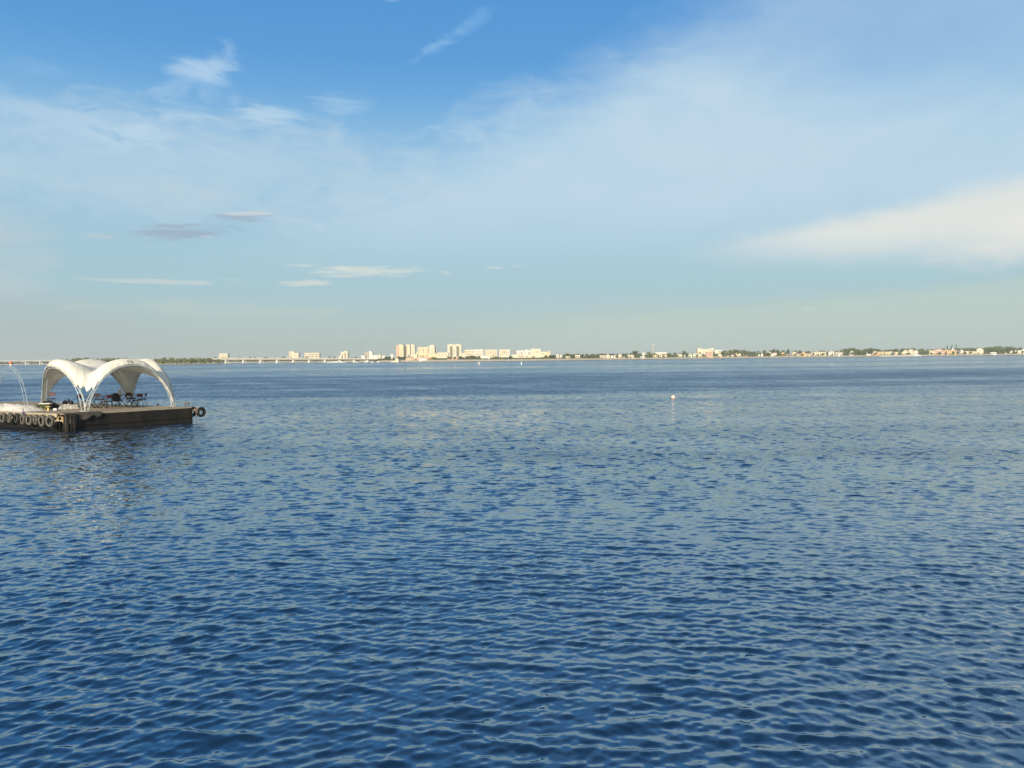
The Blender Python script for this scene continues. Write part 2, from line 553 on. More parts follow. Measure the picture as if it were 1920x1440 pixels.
def build_water():
    APX = 8.0
    rows = []
    y = 1.5
    while y < 9500:
        rows.append(y)
        D = math.hypot(max(y, 1), H)
        step = max(0.019, 0.46 * D * D / (H * 769.0))
        if y < 5.5:
            step = 0.05
        step = min(step, 0.045 * y)
        y += step
    rows = np.array(rows)
    cols = np.linspace(-1.25, 1.25, 1250)
    # denser where the photograph looks
    cols = np.sign(cols) * (np.abs(cols) / 1.25) ** 1.15 * 1.25
    Yg, Sg = np.meshgrid(rows, cols, indexing='ij')
    Xg = Sg * (Yg + APX)
    nr, nc = Yg.shape
    dy = np.gradient(rows)[:, None] * np.ones((1, nc))
    dx = np.gradient(cols)[None, :] * (Yg + APX)
    # wind: how ruffled the water is, by place
    pts_y = [0, 8, 13, 17, 24, 34, 46, 60, 68, 74, 80, 95, 130, 175, 215, 260, 330, 420, 520, 800, 2000, 10000]
    pts_w = [1.05, 1.0, 0.94, 0.84, 0.76, 0.70, 0.72, 0.84, 1.0, 0.88, 1.10, 1.27, 1.36, 1.26, 0.88, 1.0, 0.70, 1.05, 0.88, 1.0, 1.1, 1.1]
    nL = fade_noise(Xg * 0.35, Yg, 5, 34.0, 3)
    nM = fade_noise(Xg * 0.55, Yg, 15, 9.0, 2)
    lf = np.log(Yg)
    nS = fade_noise(Xg / (Yg + 30) * 1.2, lf * 3.2, 9, 1.0, 3)
    yw = Yg * (1 + 0.05 * nS)
    wind = np.interp(yw, pts_y, pts_w) * (1 + 0.17 * nL + 0.10 * nS + 0.13 * nM)
    wind *= 1 + 0.35 * np.exp(-(((Xg + 21.5) / 9.0) ** 2 + ((Yg - 38.0) / 6.0) ** 2))   # slop running along the stage
    wind = np.clip(wind, 0.25, 1.8)
    Z = np.zeros_like(Xg)
    DX = np.zeros_like(Xg)
    DY = np.zeros_like(Xg)
    lost = np.zeros_like(Xg)
    rg = np.random.default_rng(21)
    near = rows < 75
    nn = int(near.sum())
    xs, ys, wd = Xg[:nn], Yg[:nn], wind[:nn]
    sp_y, sp_x = dy[:nn], dx[:nn]
    tot_s2 = 0.0
    comps = []
    n1, n2 = 78, 26
    for i in range(n1):                              # main sea, crests across the view
        u = (i + rg.uniform()) / n1
        lam = 0.095 * (1.35 / 0.095) ** u
        th = R(rg.normal(-3, 30 if lam < 0.22 else 19))
        sl = 0.0235 * float(np.interp(lam, [0.095, 0.18, 0.3, 0.46, 0.68, 1.35], [1.0, 1.25, 1.15, 0.82, 0.44, 0.2]))
        comps.append((lam, th, sl, 0))
    for i in range(n2):                              # wind ripples running in from the right, strongest on the left
        u = (i + rg.uniform()) / n2
        lam = 0.09 * (0.44 / 0.09) ** u
        comps.append((lam, R(rg.normal(52, 9)), 0.025, 1))
    for i in range(n2):                              # and their mirror on the right
        u = (i + rg.uniform()) / n2
        lam = 0.09 * (0.40 / 0.09) ** u
        comps.append((lam, R(rg.normal(-58, 9)), 0.022, 2))
    q = xs / (ys + 5.0) + 0.10 * nL[:nn]
    lw = 1 / (1 + np.exp((q + 0.20) / 0.09)) + 0.10
    rw = 1 / (1 + np.exp(-(q - 0.24) / 0.09)) + 0.06
    for lam, th, slope, fam in comps:
        kx, ky = math.sin(th), -math.cos(th)
        k = 2 * math.pi / lam
        A = slope / k
        ph = k * (kx * xs + ky * ys) + rg.uniform(0, 6.283)
        spc = np.maximum(sp_y * abs(ky), sp_x * abs(kx)) + 0.25 * np.maximum(sp_y, sp_x)
        keep = np.clip((lam / spc - 1.5) / 1.1, 0, 1)
        a = A * keep * wd
        if fam:
            a = a * (lw if fam == 1 else rw)
        c, s = np.cos(ph), np.sin(ph)
        Z[:nn] += a * c
        DX[:nn] -= a * kx * s * 0.5
        DY[:nn] -= a * ky * s * 0.5
        if fam == 0:
            lost[:nn] += (slope ** 2) * (1 - keep ** 2)
            lost[nn:] += slope ** 2
            tot_s2 += slope ** 2
    lost = np.sqrt(lost / tot_s2)
    co = np.stack([Xg + DX, Yg + DY, Z], -1).reshape(-1, 3).astype(np.float32)
    me = bpy.data.meshes.new('water')
    nv = nr * nc
    idx = np.arange(nv).reshape(nr, nc)
    q = np.stack([idx[:-1, :-1], idx[:-1, 1:], idx[1:, 1:], idx[1:, :-1]], -1).reshape(-1, 4)
    me.vertices.add(nv)
    me.vertices.foreach_set('co', co.ravel())
    me.loops.add(q.size)
    me.loops.foreach_set('vertex_index', q.ravel().astype(np.int32))
    me.polygons.add(len(q))
    me.polygons.foreach_set('loop_start', np.arange(0, q.size, 4, dtype=np.int32))
    me.polygons.foreach_set('loop_total', np.full(len(q), 4, dtype=np.int32))
    me.polygons.foreach_set('use_smooth', np.ones(len(q), dtype=bool))
    at1 = me.attributes.new('ripple', 'FLOAT', 'POINT')
    at1.data.foreach_set('value', (lost * wind).ravel().astype(np.float32))
    at2 = me.attributes.new('wind', 'FLOAT', 'POINT')
    at2.data.foreach_set('value', wind.ravel().astype(np.float32))
    me.update()
    o = bpy.data.objects.new('water', me)
    COL.objects.link(o)
    tag(o, kind='structure')
    # the rest of the river: plain sheets outside the wave mesh, a touch lower
    m = bpy.data.materials.new('river_water')
    m.use_nodes = True
    nt = m.node_tree
    N, L = nt.nodes, nt.links
    b = N['Principled BSDF']
    b.inputs['IOR'].default_value = 1.4
    b.inputs['Specular IOR Level'].default_value = 0.5
    b.inputs['Specular Tint'].default_value = (0.77, 0.90, 1.0, 1)

    def mth(op, a, c=None, clamp=False):
        n = N.new('ShaderNodeMath')
        n.operation = op
        n.use_clamp = clamp
        for i, x in enumerate((a, c)):
            if x is None:
                continue
            if isinstance(x, (int, float)):
                n.inputs[i].default_value = x
            else:
                L.new(x, n.inputs[i])
        return n.outputs[0]

    geo = N.new('ShaderNodeNewGeometry')
    ar = N.new('ShaderNodeAttribute')
    ar.attribute_name = 'ripple'
    aw = N.new('ShaderNodeAttribute')
    aw.attribute_name = 'wind'

    def slopes(scale, stretch, detail, off):
        mp = N.new('ShaderNodeMapping')
        mp.inputs['Scale'].default_value = (stretch, 1.0, 1.0)
        mp.inputs['Location'].default_value = (off, off * 1.7, off)
        mp.inputs['Rotation'].default_value = (0, 0, R(6))
        L.new(geo.outputs['Position'], mp.inputs['Vector'])
        nz = N.new('ShaderNodeTexNoise')
        nz.inputs['Scale'].default_value = scale
        nz.inputs['Detail'].default_value = detail
        nz.inputs['Roughness'].default_value = 0.55
        L.new(mp.outputs[0], nz.inputs['Vector'])
        sub = N.new('ShaderNodeVectorMath')
        sub.operation = 'SUBTRACT'
        L.new(nz.outputs['Color'], sub.inputs[0])
        sub.inputs[1].default_value = (0.5, 0.5, 0.5)
        mu = N.new('ShaderNodeVectorMath')
        mu.operation = 'MULTIPLY'
        L.new(sub.outputs[0], mu.inputs[0])
        mu.inputs[1].default_value = (0.8, 1.0, 0.0)
        return mu.outputs[0]

    def scaled(v, fac):
        n = N.new('ShaderNodeVectorMath')
        n.operation = 'SCALE'
        L.new(v, n.inputs[0])
        if isinstance(fac, (int, float)):
            n.inputs['Scale'].default_value = fac
        else:
            L.new(fac, n.inputs['Scale'])
        return n.outputs[0]

    def vadd(a_, b_):
        n = N.new('ShaderNodeVectorMath')
        n.operation = 'ADD'
        L.new(a_, n.inputs[0])
        L.new(b_, n.inputs[1])
        return n.outputs[0]

    big = scaled(slopes(4.6, 0.6, 3.0, 3.0), mth('MULTIPLY', ar.outputs['Fac'], 2.1))
    fine = scaled(slopes(9.0, 0.6, 2.0, 11.0), mth('MULTIPLY', aw.outputs['Fac'], 0.40))
    # wave groups: broader tilts that still read as grain far out
    grp = scaled(slopes(0.95, 1.5, 4.0, 23.0), mth('MULTIPLY', ar.outputs['Fac'], 1.25))
    nv_ = vadd(vadd(vadd(geo.outputs['Normal'], big), fine), grp)
    nm = N.new('ShaderNodeVectorMath')
    nm.operation = 'NORMALIZE'
    L.new(nv_, nm.inputs[0])
    L.new(nm.outputs[0], b.inputs['Normal'])
    ro = mth('ADD', mth('MULTIPLY', mth('MAXIMUM', mth('SUBTRACT', ar.outputs['Fac'], 0.70), 0.0), 0.34), mth('ADD', mth('MULTIPLY', ar.outputs['Fac'], 0.06), 0.03))
    L.new(ro, b.inputs['Roughness'])
    gl = N.new('ShaderNodeBsdfGlossy')
    gl.inputs['Color'].default_value = (0.75, 0.90, 1.0, 1)
    L.new(ro, gl.inputs['Roughness'])
    L.new(nm.outputs[0], gl.inputs['Normal'])
    mxs = N.new('ShaderNodeMixShader')
    mxs.inputs['Fac'].default_value = 0.27
    L.new(b.outputs[0], mxs.inputs[1])
    L.new(gl.outputs[0], mxs.inputs[2])
    L.new(mxs.outputs[0], N['Material Output'].inputs['Surface'])
    b.inputs['Base Color'].default_value = (0.005, 0.018, 0.034, 1)
    me.materials.append(m)
    return o


build_water()


# ------------------------------------------------------------------ the floating stage
ZD = 0.92                               # deck level above the water
C0 = at(127, 809, 42.9)
C0.z = 0
UD = Vector((math.cos(R(52)), math.sin(R(52)), 0))      # along the dark hull side
VD = Vector((math.cos(R(150)), math.sin(R(150)), 0))    # along the tyre side
UL = 7.42


def P(u, v, z=0.0):
    p = C0 + UD * u + VD * v
    return Vector((p.x, p.y, z))


def dk(px, Y):
    """deck point seen at picture column px, Y metres out"""
    r = ray(px, 765.0)
    return Vector((r.x * Y / r.y, Y, ZD + 0.012))


VEND = 20.0
stage = thing('floating_stage', 'dark weathered floating stage with steel hull carrying the arched tent', 'pontoon', (C0.x, C0.y, 0))
so = Vector((C0.x, C0.y, 0))


def part(mb, name, m, parent, off=None, smooth=False, bevel=0.0):
    o = so if off is None else off
    mb.v = [tuple(Vector(p) - o) for p in mb.v]
    return mb.build(name, m, parent, smooth=smooth, bevel=bevel)


mb = MB()        # long hull side: a slab with a welded rub rail and a lower strake
poly = [P(0.35, 0.0), P(UL, 0.0), P(UL, 1.2), P(0.35, 1.2)]
mb.prism(poly, -0.5, ZD - 0.05)
for z, t, ins in ((0.27, 0.05, 0.05),):
    mb.prism([P(0.36, -ins), P(UL - 0.02, -ins), P(UL - 0.02, -0.004), P(0.36, -0.004)], z - t / 2, z + t / 2)
for u in (6.35,):
    mb.prism([P(u - 0.03, -0.022), P(u + 0.03, -0.022), P(u + 0.03, -0.003), P(u - 0.03, -0.003)], -0.3, ZD - 0.06)
part(mb, 'hull', M['hull'], stage, bevel=0.012)
mb = MB()        # main float under the deck, set back behind the fenders
mb.prism([P(0.12, 1.28), P(UL - 0.15, 1.28), P(UL - 0.15, VEND), P(0.12, VEND)], -0.5, ZD - 0.13)
part(mb, 'float_tank', M['tank'], stage)
mb = MB()        # deck sheets
nb = 46
for i in range(nb):
    a, b = 0.02 + i * (VEND - 0.02) / nb, 0.02 + (i + 1) * (VEND - 0.02) / nb - 0.012
    u0 = 0.3 if a < 1.0 else 0.03
    dz = random.uniform(-0.004, 0.004)
    mb.prism([P(u0, a), P(UL, a), P(UL, b), P(u0, b)], ZD - 0.05, ZD + dz)
part(mb, 'deck', M['deck'], stage)
mb = MB()        # pale kerb along the tyre side
mb.prism([P(-0.06, 0.95), P(0.0, 0.95), P(0.0, VEND), P(-0.06, VEND)], ZD - 0.19, ZD + 0.02)
part(mb, 'deck_edge', M['edge'], stage, bevel=0.01)
mb = MB()        # corner post: split steel column standing in the water
for (u, v, s) in ((-0.02, 0.02, 0.26), (0.30, -0.10, 0.20)):
    p = P(u, v)
    mb.tube([(p.x, p.y, -0.6), (p.x, p.y, ZD + 0.02)], s / 2 + 0.03, 10)
for (u, v) in ((0.12, -0.16), (0.52, -0.12), (-0.22, 0.34)):
    p = P(u, v)
    mb.tube([(p.x, p.y, -0.5), (p.x, p.y, ZD - 0.02)], 0.028, 6)
part(mb, 'corner_post', M['hull'], stage, smooth=True)


def cleat(u, v, h=0.22, m='steel', two=True):
    mb = MB()
    for s in ((-0.11, 0.11) if two else (0.0,)):
        p = P(u + s, v)
        mb.tube([(p.x, p.y, ZD - 0.03), (p.x, p.y, ZD + h)], 0.03, 8)
    a, b = P(u - 0.2, v), P(u + 0.2, v)
    mb.tube([(a.x, a.y, ZD + h * 0.6), (b.x, b.y, ZD + h * 0.6)], 0.024, 8)
    return part(mb, 'bollard', M[m], stage, smooth=True)


cleat(UL - 0.12, 0.35, 0.34)
for v in (4.6, 2.35):
    mb = MB()
    p = P(0.06, v)
    mb.tube([(p.x, p.y, ZD - 0.02), (p.x, p.y, ZD + 0.16)], 0.022, 7)
    mb.tube([(p.x, p.y, ZD + 0.16), (p.x - 0.05, p.y, ZD + 0.21)], 0.022, 7)
    part(mb, 'railing_stub', M['steel'], stage, smooth=True)
mb = MB()
p = dk(296, 50.5)
mb.tube([(p.x, p.y, ZD - 0.01), (p.x, p.y, ZD + 0.12)], 0.035, 8)
mb.tube([(p.x - 0.09, p.y, ZD + 0.12), (p.x + 0.09, p.y, ZD + 0.12)], 0.03, 8)
part(mb, 'deck_fitting', M['steel'], stage, smooth=True)

# rubber flap draped over the corner
def flap():
    mb = MB()
    nu, nv = 22, 9
    vs = []
    for i in range(nu):
        u = -0.15 + 1.95 * i / (nu - 1)
        drop = 0.62 * max(0.0, 1 - (u + 0.15) / 1.95) ** 0.9 + 0.12 * math.sin(u * 5.0) ** 2 + (0.16 if u > 1.45 else 0)
        for j in range(nv):
            t = j / (nv - 1)
            if t < 0.45:
                w = t / 0.45
                v = 0.42 * (1 - w) * (1.0 - 0.35 * u / 1.8) - 0.075 * w
                z = ZD + 0.035 + 0.05 * math.sin(u * 6 + v * 5) * (1 - w) * 0.4 + 0.02
            else:
                w = (t - 0.45) / 0.55
                v = -0.075 - 0.05 * math.sin(u * 7.0) * w - 0.03 * w
                z = ZD + 0.055 - drop * w
            q = P(u, v)
            vs.append((q.x, q.y, z))
    fs = [(i * nv + j, (i + 1) * nv + j, (i + 1) * nv + j + 1, i * nv + j + 1) for i in range(nu - 1) for j in range(nv - 1)]
    mb.add(vs, fs)
    o = mb.build('rubber_mat', M['rub_mat'], None, loc=P(0.6, 0.1, ZD), smooth=True)
    md = o.modifiers.new('solid', 'SOLIDIFY')
    md.thickness = 0.025
    return tag(o, 'dark crumpled rubber mat draped over the near corner of the stage', 'mat')


M['rub_mat'] = mat('dirty_rubber_sheet', (0.070, 0.060, 0.050), 0.8, 0.3, 3.0, 0.3, 0, 0.02)
flap()

# timber plank bridging the notch beside the corner post, with a tangle of cord
a, b = P(0.02, 0.30, 0), P(0.06, 1.30, 0)
mb = MB()
mid = (a + b) / 2
ang = math.atan2(b.y - a.y, b.x - a.x)
mb.box((mid.x, mid.y, ZD - 0.36), ((b - a).length, 0.20, 0.075), ang)
o = mb.build('timber_plank', M['timber_pale'], None, loc=(mid.x, mid.y, ZD - 0.36), bevel=0.008)
tag(o, 'short pale timber plank between the tyres and the dark corner post', 'plank')
mb = MB()
rg = random.Random(3)
pts = []
for k in range(26):
    t = k / 25
    q = a.lerp(b, 0.15 + 0.55 * t)
    pts.append((q.x + rg.uniform(-.06, .06), q.y - 0.06 + rg.uniform(-.06, .06), ZD - 0.28 + 0.17 * math.sin(t * 3.1) + rg.uniform(-.06, .05)))
mb.tube(pts, 0.020, 6)
pts = [(a.x - 0.02, a.y - 0.13, ZD - 0.12 - 0.09 * k + 0.02 * math.sin(k)) for k in range(5)]
mb.tube(pts, 0.02, 6)
o = mb.build('tangled_cord', M['timber'], None, loc=(mid.x, mid.y, ZD - 0.2), smooth=True)
tag(o, 'tangled orange cord heaped on the short timber plank', 'cord')

# ---- tyres hung along the side
def tyre_mb(Ro=0.325, w=0.20, ri=0.18):
    mb = MB()
    h = w / 2
    prof = [(ri, -h * .75), (ri + .03, -h * .98), (Ro - .07, -h), (Ro - .02, -h * .8), (Ro, -h * .35), (Ro - .012, -h * .3), (Ro - .012, -h * .2), (Ro, -h * .15),
            (Ro, h * .15), (Ro - .012, h * .2), (Ro - .012, h * .3), (Ro, h * .35), (Ro - .02, h * .8), (Ro - .07, h), (ri + .03, h * .98), (ri, h * .75), (ri + .04, h * .45), (Ro - .06, 0.0), (ri + .04, -h * .45), (ri, -h * .75)]
    Mx = Matrix.Rotation(R(90), 3, 'X')
    mb.lathe(prof, 30, (0, 0, 0), Mx)
    return mb


tyre_me = None
places = [(5.5, 783.0), (18.5, 783.5), (31.5, 784.0), (44.0, 786.0), (55.5, 787.5), (67.5, 787.0), (79.5, 789.0), (94.5, 789.5)]
tl = ['grey tyre hung on the stage side, leftmost of the row of eight', 'grey tyre, second from the left picture edge in the fender row',
      'darkest tyre of the fender row, blackish rubber, third from the left', 'grey tyre right of the darkest tyre in the fender row',
      'grey tyre in the fender row under the violet cord', 'grey tyre between the violet cord and the lowest hanging tyres',
      'large pale grey tyre, last but one before the timber plank', 'large grey tyre next to the short timber plank']
fn = Vector((-0.5, -0.866, 0))          # outward from the tyre side
for i, (px, py) in enumerate(places):
    # on the line just outside the kerb
    best = None
    for k in range(400):
        v = 1.0 + k * 0.02
        q = P(-0.20, v)
        if best is None or abs(q.x / q.y - ray(px, py).x / ray(px, py).y) < best[0]:
            best = (abs(q.x / q.y - ray(px, py).x / ray(px, py).y), v)
    v = best[1]
    q = P(-0.20, v)
    z = zat(px, py, q.y)
    t = thing('tyre', tl[i], 'tyre', (q.x, q.y, z), R(141 + random.uniform(-13, 13)), 'tyres hung as fenders along the stage')
    if tyre_me is None:
        o = tyre_mb().build('casing', M['rubber'], t, smooth=True)
        tyre_me = o.data
    else:
        me = tyre_me
        if i == 2:
            me = tyre_me.copy()
            me.materials[0] = M['rubber_dark2'] if 'rubber_dark2' in M else mat('dark_tyre_rubber', (0.05, 0.048, 0.046), 0.85, 0.3, 7.0)
        o = bpy.data.objects.new('casing', me)
        COL.objects.link(o)
        o.parent = t
    o.rotation_euler = (R(random.uniform(-5, 5)), random.uniform(0, 6), 0)
    s = (0.98, 1.02, 0.95, 1.03, 1.0, 0.96, 1.09, 1.07)[i]
    o.scale = (s, s, s)
    mb = MB()
    mb.tube([(0.0, 0.0, 0.20), (0.03, 0.02, 0.3), (0.0, 0.10, ZD - z - 0.02), (0.0, 0.25, ZD - z + 0.02)], 0.018, 6)
    mb.build('rope', M['rope'], t, smooth=True)
    mb = MB()
    pts = []
    for k in range(9):
        w = k / 8
        pts.append((-0.24 + 0.06 * math.sin(k * 2.1) - 0.35 * w, -0.08 + 0.1 * w, 0.16 - 0.18 * math.sin(w * 2.6)))
    if i not in (0, 2):
        mb.tube(pts, 0.014, 6)
        mb.build('rope', M['rope'], t, smooth=True)

# violet cord hanging over the edge
q = P(-0.12, 4.15)
mb = MB()
for k in range(4):
    mb.tube([(q.x + 0.05 * k - 0.08, q.y, ZD + 0.05), (q.x + 0.05 * k - 0.10, q.y - 0.04, ZD - 0.05), (q.x + 0.03 * k - 0.07, q.y - 0.05, ZD - 0.22 - 0.03 * k)], 0.022, 6)
o = mb.build('violet_cord', M['rope_blue'], None, loc=(q.x, q.y, ZD), smooth=True)
tag(o, 'violet cord hanging over the pale deck edge above the tyres', 'cord')

# ---- right end: timber, tyre, rope, bracket
E = P(UL, 0.0)
q0, q1 = P(UL - 0.25, 0.25), P(UL + 0.62, 0.02)
q1.x += 0.05
mid = (q0 + q1) / 2
mb = MB()
mb.box((mid.x, mid.y, ZD - 0.20), ((q1 - q0).length, 0.12, 0.11), math.atan2(q1.y - q0.y, q1.x - q0.x))
o = mb.build('timber_beam', M['timber'], None, loc=(mid.x, mid.y, ZD - 0.2), bevel=0.01)
tag(o, 'yellow timber beam sticking out through the tyre at the right end of the stage', 'beam')
tq = at(377, 772.5, E.y + 0.35)
t = thing('tyre', 'black tyre hung on a yellow beam off the right end of the stage', 'tyre', tq, R(0))
o = bpy.data.objects.new('casing', tyre_me.copy())
o.data.materials[0] = M['rubber_dark']
COL.objects.link(o)
o.parent = t
o.rotation_euler = (0, 0, R(62))
mb = MB()
mb.tube([(0.02, 0, -0.10), (0.0, 0.02, 0.15), (-0.05, 0.05, 0.30), (-0.45, 0.1, 0.33)], 0.02, 6)
mb.build('rope', M['rope'], t, smooth=True)
tq2 = at(361.5, 771.5, E.y + 0.25)
t = thing('tyre', 'dark tyre half hidden behind the right end of the steel hull', 'tyre', tq2)
o = bpy.data.objects.new('casing', t.name and tyre_me.copy())
o.data.materials[0] = M['rubber_dark']
COL.objects.link(o)
o.parent = t
o.rotation_euler = (0, 0, R(75))
rp = at(367.5, 770, E.y + 0.05)
mb = MB()
rg = random.Random(5)
for k in range(3):
    pts = [(rp.x + 0.03 * k + rg.uniform(-.03, .03) - 0.15 * (1 - j / 6) * (k - 1), rp.y + rg.uniform(-.02, .02), ZD - 0.05 - (0.36 + 0.1 * k) * j / 6) for j in range(7)]
    mb.tube(pts, 0.022, 6)
pts = [(rp.x + 0.02 * math.sin(j * 0.9) + 0.02, rp.y, ZD - 0.4 - 0.56 * j / 9) for j in range(11)]
mb.tube(pts, 0.022, 6)
o = mb.build('mooring_rope', M['steel'], None, loc=(rp.x, rp.y, ZD), smooth=True)
tag(o, 'frayed brown mooring rope trailing into the water at the right end of the hull', 'rope')

# ------------------------------------------------------------------ the arched tent
TS = 5.9
NC = Vector((-0.5576 * 45.3, 45.3, 0))
TA = R(54)
TU = Vector((math.cos(TA), math.sin(TA), 0))
TV = Vector((-math.sin(TA), math.cos(TA), 0))
TC = NC + TU * TS / 2 + TV * TS / 2
HA = 2.72


def hprof(t):
    t = min(1.0, abs(t) / 0.91)      # feet stand a little in from the corners
    return HA * max(0.0, 1 - t ** 2.1) ** 0.62


def canopy_z(a, b):
    A, B = abs(a), abs(b)
    e = max(0.0, A + B - 1)
    wc = 0.84 if a * b > 0 else 0.45
    z = wc * hprof(e) + (1 - wc) * hprof(min(A, B))
    rid = 0.0
    for d, t in ((1 - a, b), (1 + a, b), (1 - b, a), (1 + b, a)):
        if d < 1.0:
            q = min(1.0, abs(t) / max(1 - d, 0.02))
            rid += 0.42 * (1 - q * q) ** 1.1 * ((d / 0.15) * math.exp(1 - d / 0.15))
    rc = max(A, B)
    z += rid * min(1.0, rc / 0.35) - 0.30 * math.exp(-(a * a + b * b) / 0.30)
    # the valley on each diagonal sinks before it reaches the legs
    z -= 0.26 * math.exp(-((A - B) / 0.22) ** 2) * (min(1, max(0, (min(A, B) - 0.15) / 0.4))) * (1 - e)
    return max(z, 0.0)


def TP(a, b, z):
    ln = 0.5 * (z / HA) * max(0.0, min(1.0, (0.1 - a) / 1.1)) ** 1.5 * (1 - b * b)     # the left front arch leans out
    p = TC + TU * (a * TS / 2 - ln) + TV * (b * TS / 2)
    return Vector((p.x, p.y, ZD + z))


M['hem'] = fabric_mat('hem_webbing', (0.62, 0.58, 0.50), 0.05)
tent = thing('arched_tent', 'cream canopy tent with four arched open sides on the floating stage', 'tent', (TC.x, TC.y, ZD))
toff = Vector((TC.x, TC.y, ZD))
n = 84
ks = []
for i in range(n + 1):
    k = -1 + 2 * i / n
    ks.append(math.copysign(1 - (1 - abs(k)) ** 1.55, k))
mb = MB()
vs, keepv = [], []
rg = random.Random(2)
for i, a in enumerate(ks):
    for j, b in enumerate(ks):
        z = canopy_z(a, b)
        # small wrinkles running down the funnels
        A, B = abs(a), abs(b)
        e = max(0, A + B - 1)
        wr = 0.05 * e * math.sin(40 * (A - B)) * (1 - e)
        p = TP(a * (1 - 0.006), b * (1 - 0.006), z)
        dirn = (TC - p)
        dirn.z = 0
        if dirn.length > 0:
            p += dirn.normalized() * wr
        # fabric is gathered away from the legs low down
        vs.append(p)
fs = []
m1 = n + 1
for i in range(n):
    for j in range(n):
        a, b = (ks[i] + ks[i + 1]) / 2, (ks[j] + ks[j + 1]) / 2
        A, B = abs(a), abs(b)
        e = A + B - 1
        z = (canopy_z(ks[i], ks[j]) + canopy_z(ks[i + 1], ks[j + 1])) / 2
        if e > 0:
            q = A - B
            if a < 0 and b < 0:                      # near corner: funnel torn off short, ragged
                cut = 1.20 + 1.5 * abs(q) + 0.07 * math.sin(q * 17 + 0.8) + 0.09 * math.sin(q * 41)
                if z < cut:
                    continue
            elif a > 0 and b > 0:                     # far corner: reaches nearly to the deck
                if z < 0.40 + 0.12 * math.sin(q * 25):
                    continue
            elif a > 0:                               # right corner: bunched, stops by the shoulder then a strip
                if z < 0.12:
                    continue
            else:
                if z < 0.06:
                    continue
        fs.append((i * m1 + j, (i + 1) * m1 + j, (i + 1) * m1 + j + 1, i * m1 + j + 1))
used = sorted({k for f in fs for k in f})
remap = {k: i for i, k in enumerate(used)}
mb.add([vs[k] for k in used], [tuple(remap[k] for k in f) for f in fs])
bvh = BVHTree.FromPolygons([Vector(p) for p in mb.v], mb.f)
canopy = part(mb, 'canopy', M['canopy'], tent, toff, smooth=True)
md = canopy.modifiers.new('solid', 'SOLIDIFY')
md.thickness = 0.012

# emblem printed on the right-hand valance: a ring with a dark running mark
er_ = ray(244.5, 679.0).normalized()
hit, nrm, fi, dist = bvh.ray_cast(Vector((0, 0, H)), er_, 200)
if hit is not None:
    if nrm.dot(er_) > 0:
        nrm = -nrm
    upv = (Vector((0, 0, 1)) - nrm * nrm.z).normalized()
    rt = upv.cross(nrm)
    rad = 0.185

    def stick(x, y):
        o_ = hit + rt * x + upv * y + nrm * 0.5
        h2, n2, _, _ = bvh.ray_cast(o_, -nrm, 1.5)
        return (h2 if h2 is not None else hit + rt * x + upv * y) + nrm * 0.014
    mb = MB()
    K = 28
    ring = []
    for k in range(K):
        a = 2 * math.pi * k / K
        ring += [stick(rad * math.cos(a), rad * math.sin(a)), stick((rad - 0.028) * math.cos(a), (rad - 0.028) * math.sin(a))]
    mb.add(ring, [(2 * k, (2 * k + 2) % (2 * K), (2 * k + 3) % (2 * K), 2 * k + 1) for k in range(K)])
    mark = [(-0.10, 0.075), (-0.055, 0.06), (-0.035, 0.03), (0.01, 0.045), (0.075, 0.05), (0.12, 0.02), (0.105, -0.02), (0.075, 0.0), (0.06, -0.03), (0.09, -0.07), (0.065, -0.085), (0.02, -0.03), (-0.03, -0.015), (-0.065, 0.02), (-0.105, 0.045)]
    c = stick(0.02, 0.012)
    mb.add([c] + [stick(*q) for q in mark], [(0, 1 + k, 1 + (k + 1) % len(mark)) for k in range(len(mark))])
    mb.v = [tuple(Vector(p) - toff) for p in mb.v]
    em = mb.build('emblem', M['ink'], canopy)


# truss arches: three parallel tubes with rungs
def arch(c0, c1, name='truss_arch', m='tube', par=tent, off=toff, lean=None, r=0.020, HAX=None, t0=-1.0, t1=1.0, out=0.0):
    d = (c1 - c0)
    half = d.length / 2 * (0.91 if par is tent else 1.0)
    d.normalize()
    mid = (c0 + c1) / 2
    inn = lean
    mb = MB()
    rails = [[], [], []]
    N_ = 46
    hs = (HAX or HA) / HA
    ts = [t0 + (t1 - t0) * i / N_ for i in range(N_ + 1)]
    for t in ts:
        tt = math.copysign(1 - (1 - abs(t)) ** 1.7, t)
        hz = hprof(tt * 0.91) * hs
        z = hz
        ex = abs(tt) ** 2.5
        base = mid + d * (tt * half) - inn * (out * (z / HA) * (1 - tt * tt))
        rails[0].append(Vector((base.x, base.y, ZD + max(z - 0.03, 0.0))) - inn * 0.02)
        p = base + d * (math.copysign(0.20, tt) * ex)
        zz = max(hz - 0.03 - 0.10 * (1 - ex), 0)
        rails[1].append(Vector((p.x, p.y, ZD + zz)) + inn * 0.10)
        p = base - d * (math.copysign(0.05, tt) * ex)
        rails[2].append(Vector((p.x, p.y, ZD + max(hz - 0.05, 0))) + inn * 0.24)
    for rl in rails:
        mb.tube(rl, r, 6)
    acc = 0.0
    last = rails[0][0]
    for i in range(1, len(ts)):
        acc += (rails[0][i] - last).length
        last = rails[0][i]
        if acc > 0.55:
            acc = 0
            A_, B_, C_ = rails[0][i], rails[1][i], rails[2][i]
            for x, y in ((A_, B_), (B_, C_)):
                mb.tube([x, y], r * 0.8, 5)
    for k in (0, -1):
        if abs(ts[k]) > 0.99:
            c = (rails[0][k] + rails[1][k] + rails[2][k]) / 3
            mb.box((c.x, c.y, ZD + 0.018), (0.42, 0.42, 0.03), TA)
    mb.v = [tuple(Vector(p) - off) for p in mb.v]
    return mb.build(name, M[m], par, smooth=True)


